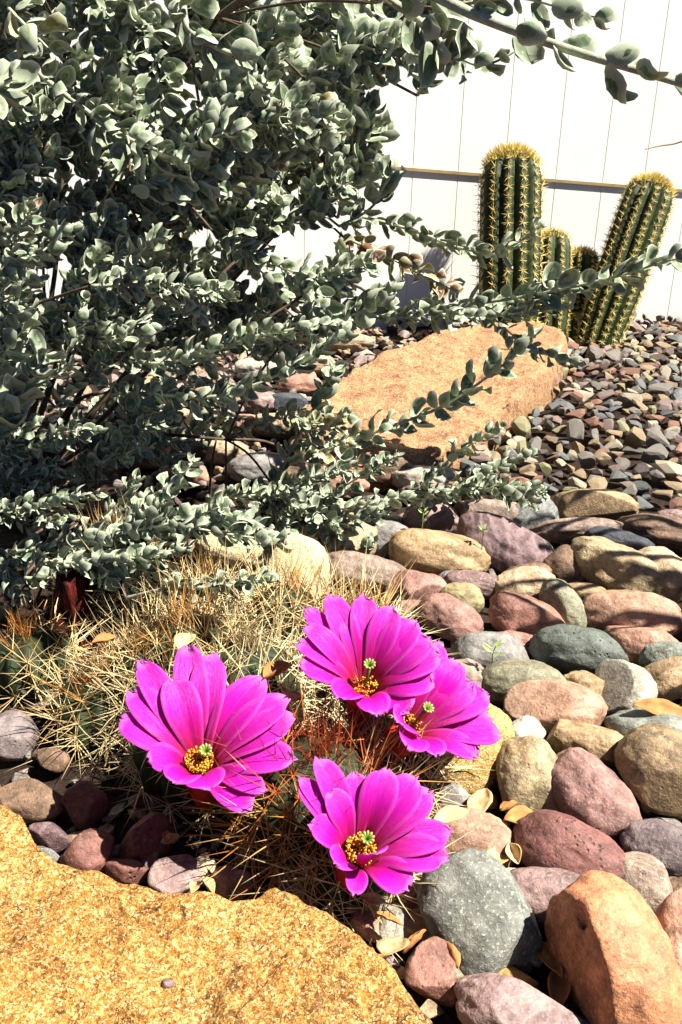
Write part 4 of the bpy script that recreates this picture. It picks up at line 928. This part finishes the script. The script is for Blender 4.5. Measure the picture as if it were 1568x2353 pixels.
# ------------------------------------------------------------------ column cacti by the wall
def column(label, top, base, rpx, ribs=11, small=False, seed=1, lift=0.0, group=None, ztop=None):
    rc = random.Random(seed); b = G(*base); d = depth_of(b); t_ = P(top[0], top[1], d); r = rpx * d / FPX
    root = thing('column_cactus', label, 'cactus', group, loc=b); ax = t_ - b; H = ax.length; ax.normalize(); u, w = frame(ax)
    rows, seg = 40, ribs * 6; vs, fs = [], []
    def rad(s):
        h = H * (1 - s); q = 1.0 if h > r * 1.1 else math.sqrt(max(0, 1 - (1 - h / (r * 1.1)) ** 2)); return r * q * (0.82 + 0.18 * min(1, s * 3))
    ss = [1 - (1 - j / rows) ** 1.6 for j in range(rows + 1)]
    for s in ss:
        for i in range(seg):
            a = 2 * PI * i / seg; k = 1 - 0.26 * (1 - abs(math.cos(ribs * a / 2))) ** 1.0
            q = ax * (s * H) + (u * math.cos(a) + w * math.sin(a)) * rad(s) * k; vs.append(q)
    for j in range(rows):
        for i in range(seg): fs.append((j * seg + i, j * seg + (i + 1) % seg, (j + 1) * seg + (i + 1) % seg, (j + 1) * seg + i))
    body = mesh_obj('body', vs, fs, M['column'], root)
    mb = MB(); step = r * 0.30
    for i in range(ribs):
        a = 2 * PI * i / ribs; o = u * math.cos(a) + w * math.sin(a); h = rc.uniform(0, step)
        while h < H * 0.99:
            s = h / H; p = ax * h + o * rad(s) * 1.01; ru = max(0, 1 - (H - h) / (r * 1.1)); nrm = (o * (1 - ru * 0.8) + ax * ru).normalized(); tu, tw = frame(nrm)
            for q in range(8):
                b_ = 2 * PI * q / 8 + rc.uniform(-0.3, 0.3); d_ = ((tu * math.cos(b_) + tw * math.sin(b_)) + nrm * rc.uniform(0.25, 0.7)).normalized()
                add_spine(mb, p, d_, r * rc.uniform(0.13, 0.26), 0.00065, rc.uniform(0, 0.35))
            add_spine(mb, p, (nrm + ax * 0.2).normalized(), r * rc.uniform(0.22, 0.36), 0.0008, rc.uniform(0.2, 0.5)); h += step * rc.uniform(0.85, 1.1)
    tag(mb.build('spines', M['gspine'], body, False), kind='stuff')
    mb = MB()
    for q in range(1300 if not small else 320):
        a = rc.uniform(0, 2 * PI); f = math.sqrt(rc.random()) * 0.85; o = u * math.cos(a) + w * math.sin(a); hh = H - r * 1.1 * (1 - math.sqrt(1 - f * f))
        add_spine(mb, ax * (hh - 0.002) + o * r * f, (ax + o * f * 0.9 + 0.35 * Vector((rc.gauss(0, 1), rc.gauss(0, 1), rc.gauss(0, 1)))).normalized(), r * rc.uniform(0.15, 0.34), 0.0007, rc.uniform(0.6, 1))
    mb.build('crown_spines', M['gspine'], body, False)
CG = 'golden spined column cacti by the wall'
column('tall upright ribbed column cactus with a golden crown against the white wall', (1176, 345), (1168, 812), 70, 13, seed=1)
column('leaning ribbed column cactus with a golden crown near the right edge', (1506, 412), (1368, 802), 57, 13, seed=2)
column('half height column cactus right beside the tall upright one', (1270, 530), (1262, 792), 44, 9, True, seed=3)
column('small round topped column cactus between the tall one and the leaning one', (1338, 572), (1330, 780), 42, 9, True, seed=4)
column('low green ball of young cactus at the foot of the leaning one', (1372, 700), (1368, 782), 36, 9, True, seed=5)
column('low golden ball of young cactus behind the end of the sandstone boulder', (1312, 722), (1308, 790), 34, 9, True, seed=6)

# ------------------------------------------------------------------ bare twigs at the right, one of them in view
tb = G(2150, 1000); tw = thing('bare_twigs', 'dry bare twigs arching in front of the white wall at the right edge', 'shrub', loc=tb)
tq = random.Random(3)
e = P(1482, 343, 1.55); mb = MB(); pth = [tb, P(1850, 480, 1.5), P(1640, 330, 1.53), P(1540, 332, 1.55), e]
add_tube(mb, [p - tb for p in catmull(pth, 8)], [0.003 - 0.0022 * k / 32 for k in range(33)], 5); mb.build('branch', M['twig'], tw)
for k in range(10):
    yy = 0.74 + 0.036 * k + tq.uniform(-0.008, 0.008); zz = tq.uniform(0.40, 0.46); sx = 0.44 + 0.012 * k
    a = Vector((sx, yy, zz)); c = Vector((sx + 0.12, yy + tq.uniform(-0.01, 0.03), zz + 0.05)); c2 = Vector((sx + 0.26, yy + tq.uniform(-0.02, 0.02), zz + 0.07)); e = Vector((sx + 0.5, yy + 0.05, zz + 0.05))
    mb = MB(); pth = catmull([tb, e, c2, c, a], 8); add_tube(mb, [p - tb for p in pth], [0.007 - 0.003 * q / 32 for q in range(33)], 5)
    for q in (16, 20, 25, 29): add_tube(mb, [pth[q] - tb, pth[q] - tb + Vector((-0.06, tq.uniform(-0.03, 0.03), tq.uniform(-0.01, 0.03)))], [0.0035, 0.002], 5)
    mb.build('branch', M['twig'], tw)

# ------------------------------------------------------------------ dry leaves, sprouts
def dry_leaf(x, y, z, L, Wd, ang, label, mat='dryleaf', curl=0.5, seed=1):
    r = random.Random(seed); p = G(x, y, z); n_, m_ = 12, 7; vs = []
    for i in range(n_ + 1):
        t = i / n_; w = math.sin(PI * min(1, t * 0.96 + 0.02)) ** 0.8
        for j in range(m_):
            s = -1 + 2 * j / (m_ - 1); vs.append(((t - 0.5) * L, s * Wd * 0.5 * w, curl * Wd * (s * s * 0.5 * w + 0.5 * (t - 0.4) ** 2) + 0.0012 * noise.noise(Vector((t * 5, s * 2, seed * 3.1)))))
    fs = [(i * m_ + j, i * m_ + j + 1, (i + 1) * m_ + j + 1, (i + 1) * m_ + j) for i in range(n_) for j in range(m_ - 1)]
    o = mesh_obj('dry_leaf', vs, fs, M[mat]); o.location = p; o.rotation_euler = (r.uniform(-0.5, 0.5), r.uniform(-0.4, 0.4), math.radians(ang))
    md = o.modifiers.new('thickness', 'SOLIDIFY'); md.thickness = 0.0006
    return tag(o, label, 'dry leaf', 'dry fallen leaves')
dry_leaf(905, 2180, 0.045, 0.022, 0.02, 60, 'round tan dry leaf on the edge of the golden boulder', curl=0.3, seed=1)
dry_leaf(1520, 1635, 0.03, 0.06, 0.018, 15, 'long rusty dry leaf at the right edge above the grey green slab', 'rustleaf', 0.6, 2)
dry_leaf(1105, 1850, 0.03, 0.035, 0.018, 70, 'pale dry leaf under the golden rock', curl=0.4, seed=3)
dry_leaf(1180, 1965, 0.02, 0.015, 0.011, 110, 'curled white dry leaf left of the maroon cobble', curl=1.2, seed=4)
dry_leaf(1140, 1975, 0.02, 0.03, 0.014, 40, 'pale yellow dry leaf against the dusty pink flat stone', curl=0.5, seed=5)
dry_leaf(1195, 1885, 0.025, 0.028, 0.016, 20, 'brown dry leaf at the foot of the speckled cream cobble', 'rustleaf', 0.8, 6)
dry_leaf(1160, 2030, 0.02, 0.026, 0.012, 15, 'narrow straw dry leaf between the green grey and mauve cobbles', curl=0.6, seed=7)
dry_leaf(1265, 2210, 0.012, 0.04, 0.012, 100, 'dark curled dry leaf left of the terracotta cobble', 'rustleaf', 1.0, 8)
dry_leaf(1285, 2275, 0.01, 0.03, 0.014, 75, 'brown curled dry leaf deep in the gap beside the terracotta cobble', 'rustleaf', 1.0, 9)
dry_leaf(1035, 1880, 0.045, 0.026, 0.014, 20, 'straw dry leaf lying on the small dark grey block', curl=0.6, seed=10)
dry_leaf(240, 1475, 0.09, 0.02, 0.012, 30, 'curled brown dry leaf caught in the spines at the left', 'rustleaf', 0.8, 11)
dry_leaf(425, 1478, 0.11, 0.026, 0.016, 80, 'pale dry leaf caught in the spines above the left flower', curl=0.6, seed=12)
dry_leaf(640, 1550, 0.10, 0.03, 0.018, 50, 'withered pinkish dry leaf between the left and topmost flowers', 'rustleaf', 0.9, 13)
dry_leaf(665, 1610, 0.09, 0.02, 0.014, 0, 'small grey dry leaf on the dark spines', curl=0.9, seed=14)
dq = random.Random(44)
for k in range(46):
    if k < 26: x, y = dq.uniform(1000, 1260), dq.uniform(1830, 2230)
    elif k < 36: x, y = dq.uniform(820, 1050), dq.uniform(2060, 2220)
    else: x, y = dq.uniform(380, 700), dq.uniform(1900, 2050)
    o = dry_leaf(x, y, dq.uniform(0.008, 0.03), dq.uniform(0.009, 0.02), dq.uniform(0.004, 0.010), dq.uniform(0, 360), 'small dry leaf scrap lodged between the stones around the flowers', dq.choice(('dryleaf', 'dryleaf', 'rustleaf')), dq.uniform(0.4, 1.4), 60 + k)
    o['group'] = 'dry leaf scraps'; o.rotation_euler.x += dq.uniform(-0.6, 0.6)
def sprout(x, y, z, s, label, seed):
    r = random.Random(seed); root = G(x, y, z); t = thing('sprout', label, 'seedling', 'green seedlings between the cobbles', loc=root)
    mb = MB(); add_tube(mb, [Vector((0, 0, -0.02)), Vector((0, 0, s * 0.5)), Vector((s * 0.1, 0, s))], [0.0007, 0.0006, 0.0004], 5); mb.build('stalk', M['sprout'], t)
    for k in range(6):
        a = k * 2.4 + r.uniform(-0.3, 0.3); h = s * (0.4 + 0.1 * k); o = Vector((math.cos(a), math.sin(a), 0.7)).normalized(); sd = o.cross(Vector((0, 0, 1))).normalized(); b = Vector((0, 0, h)); mb = MB(); L = s * 0.6
        mb.add([b, b + o * L * 0.5 + sd * L * 0.2, b + o * L, b + o * L * 0.5 - sd * L * 0.2, b + o * L * 0.5 + Vector((0, 0, -0.0008))], [(0, 1, 4), (1, 2, 4), (2, 3, 4), (3, 0, 4)]); mb.build('leaf', M['sprout'], t)
sprout(1130, 1530, 0.03, 0.022, 'tiny green seedling in front of the light grey cobble', 1)
sprout(972, 1195, 0.045, 0.014, 'tiny green seedling on the pinkish mauve cobble', 2)
sprout(1110, 1235, 0.05, 0.014, 'tiny green seedling beside the large plum cobble', 3)
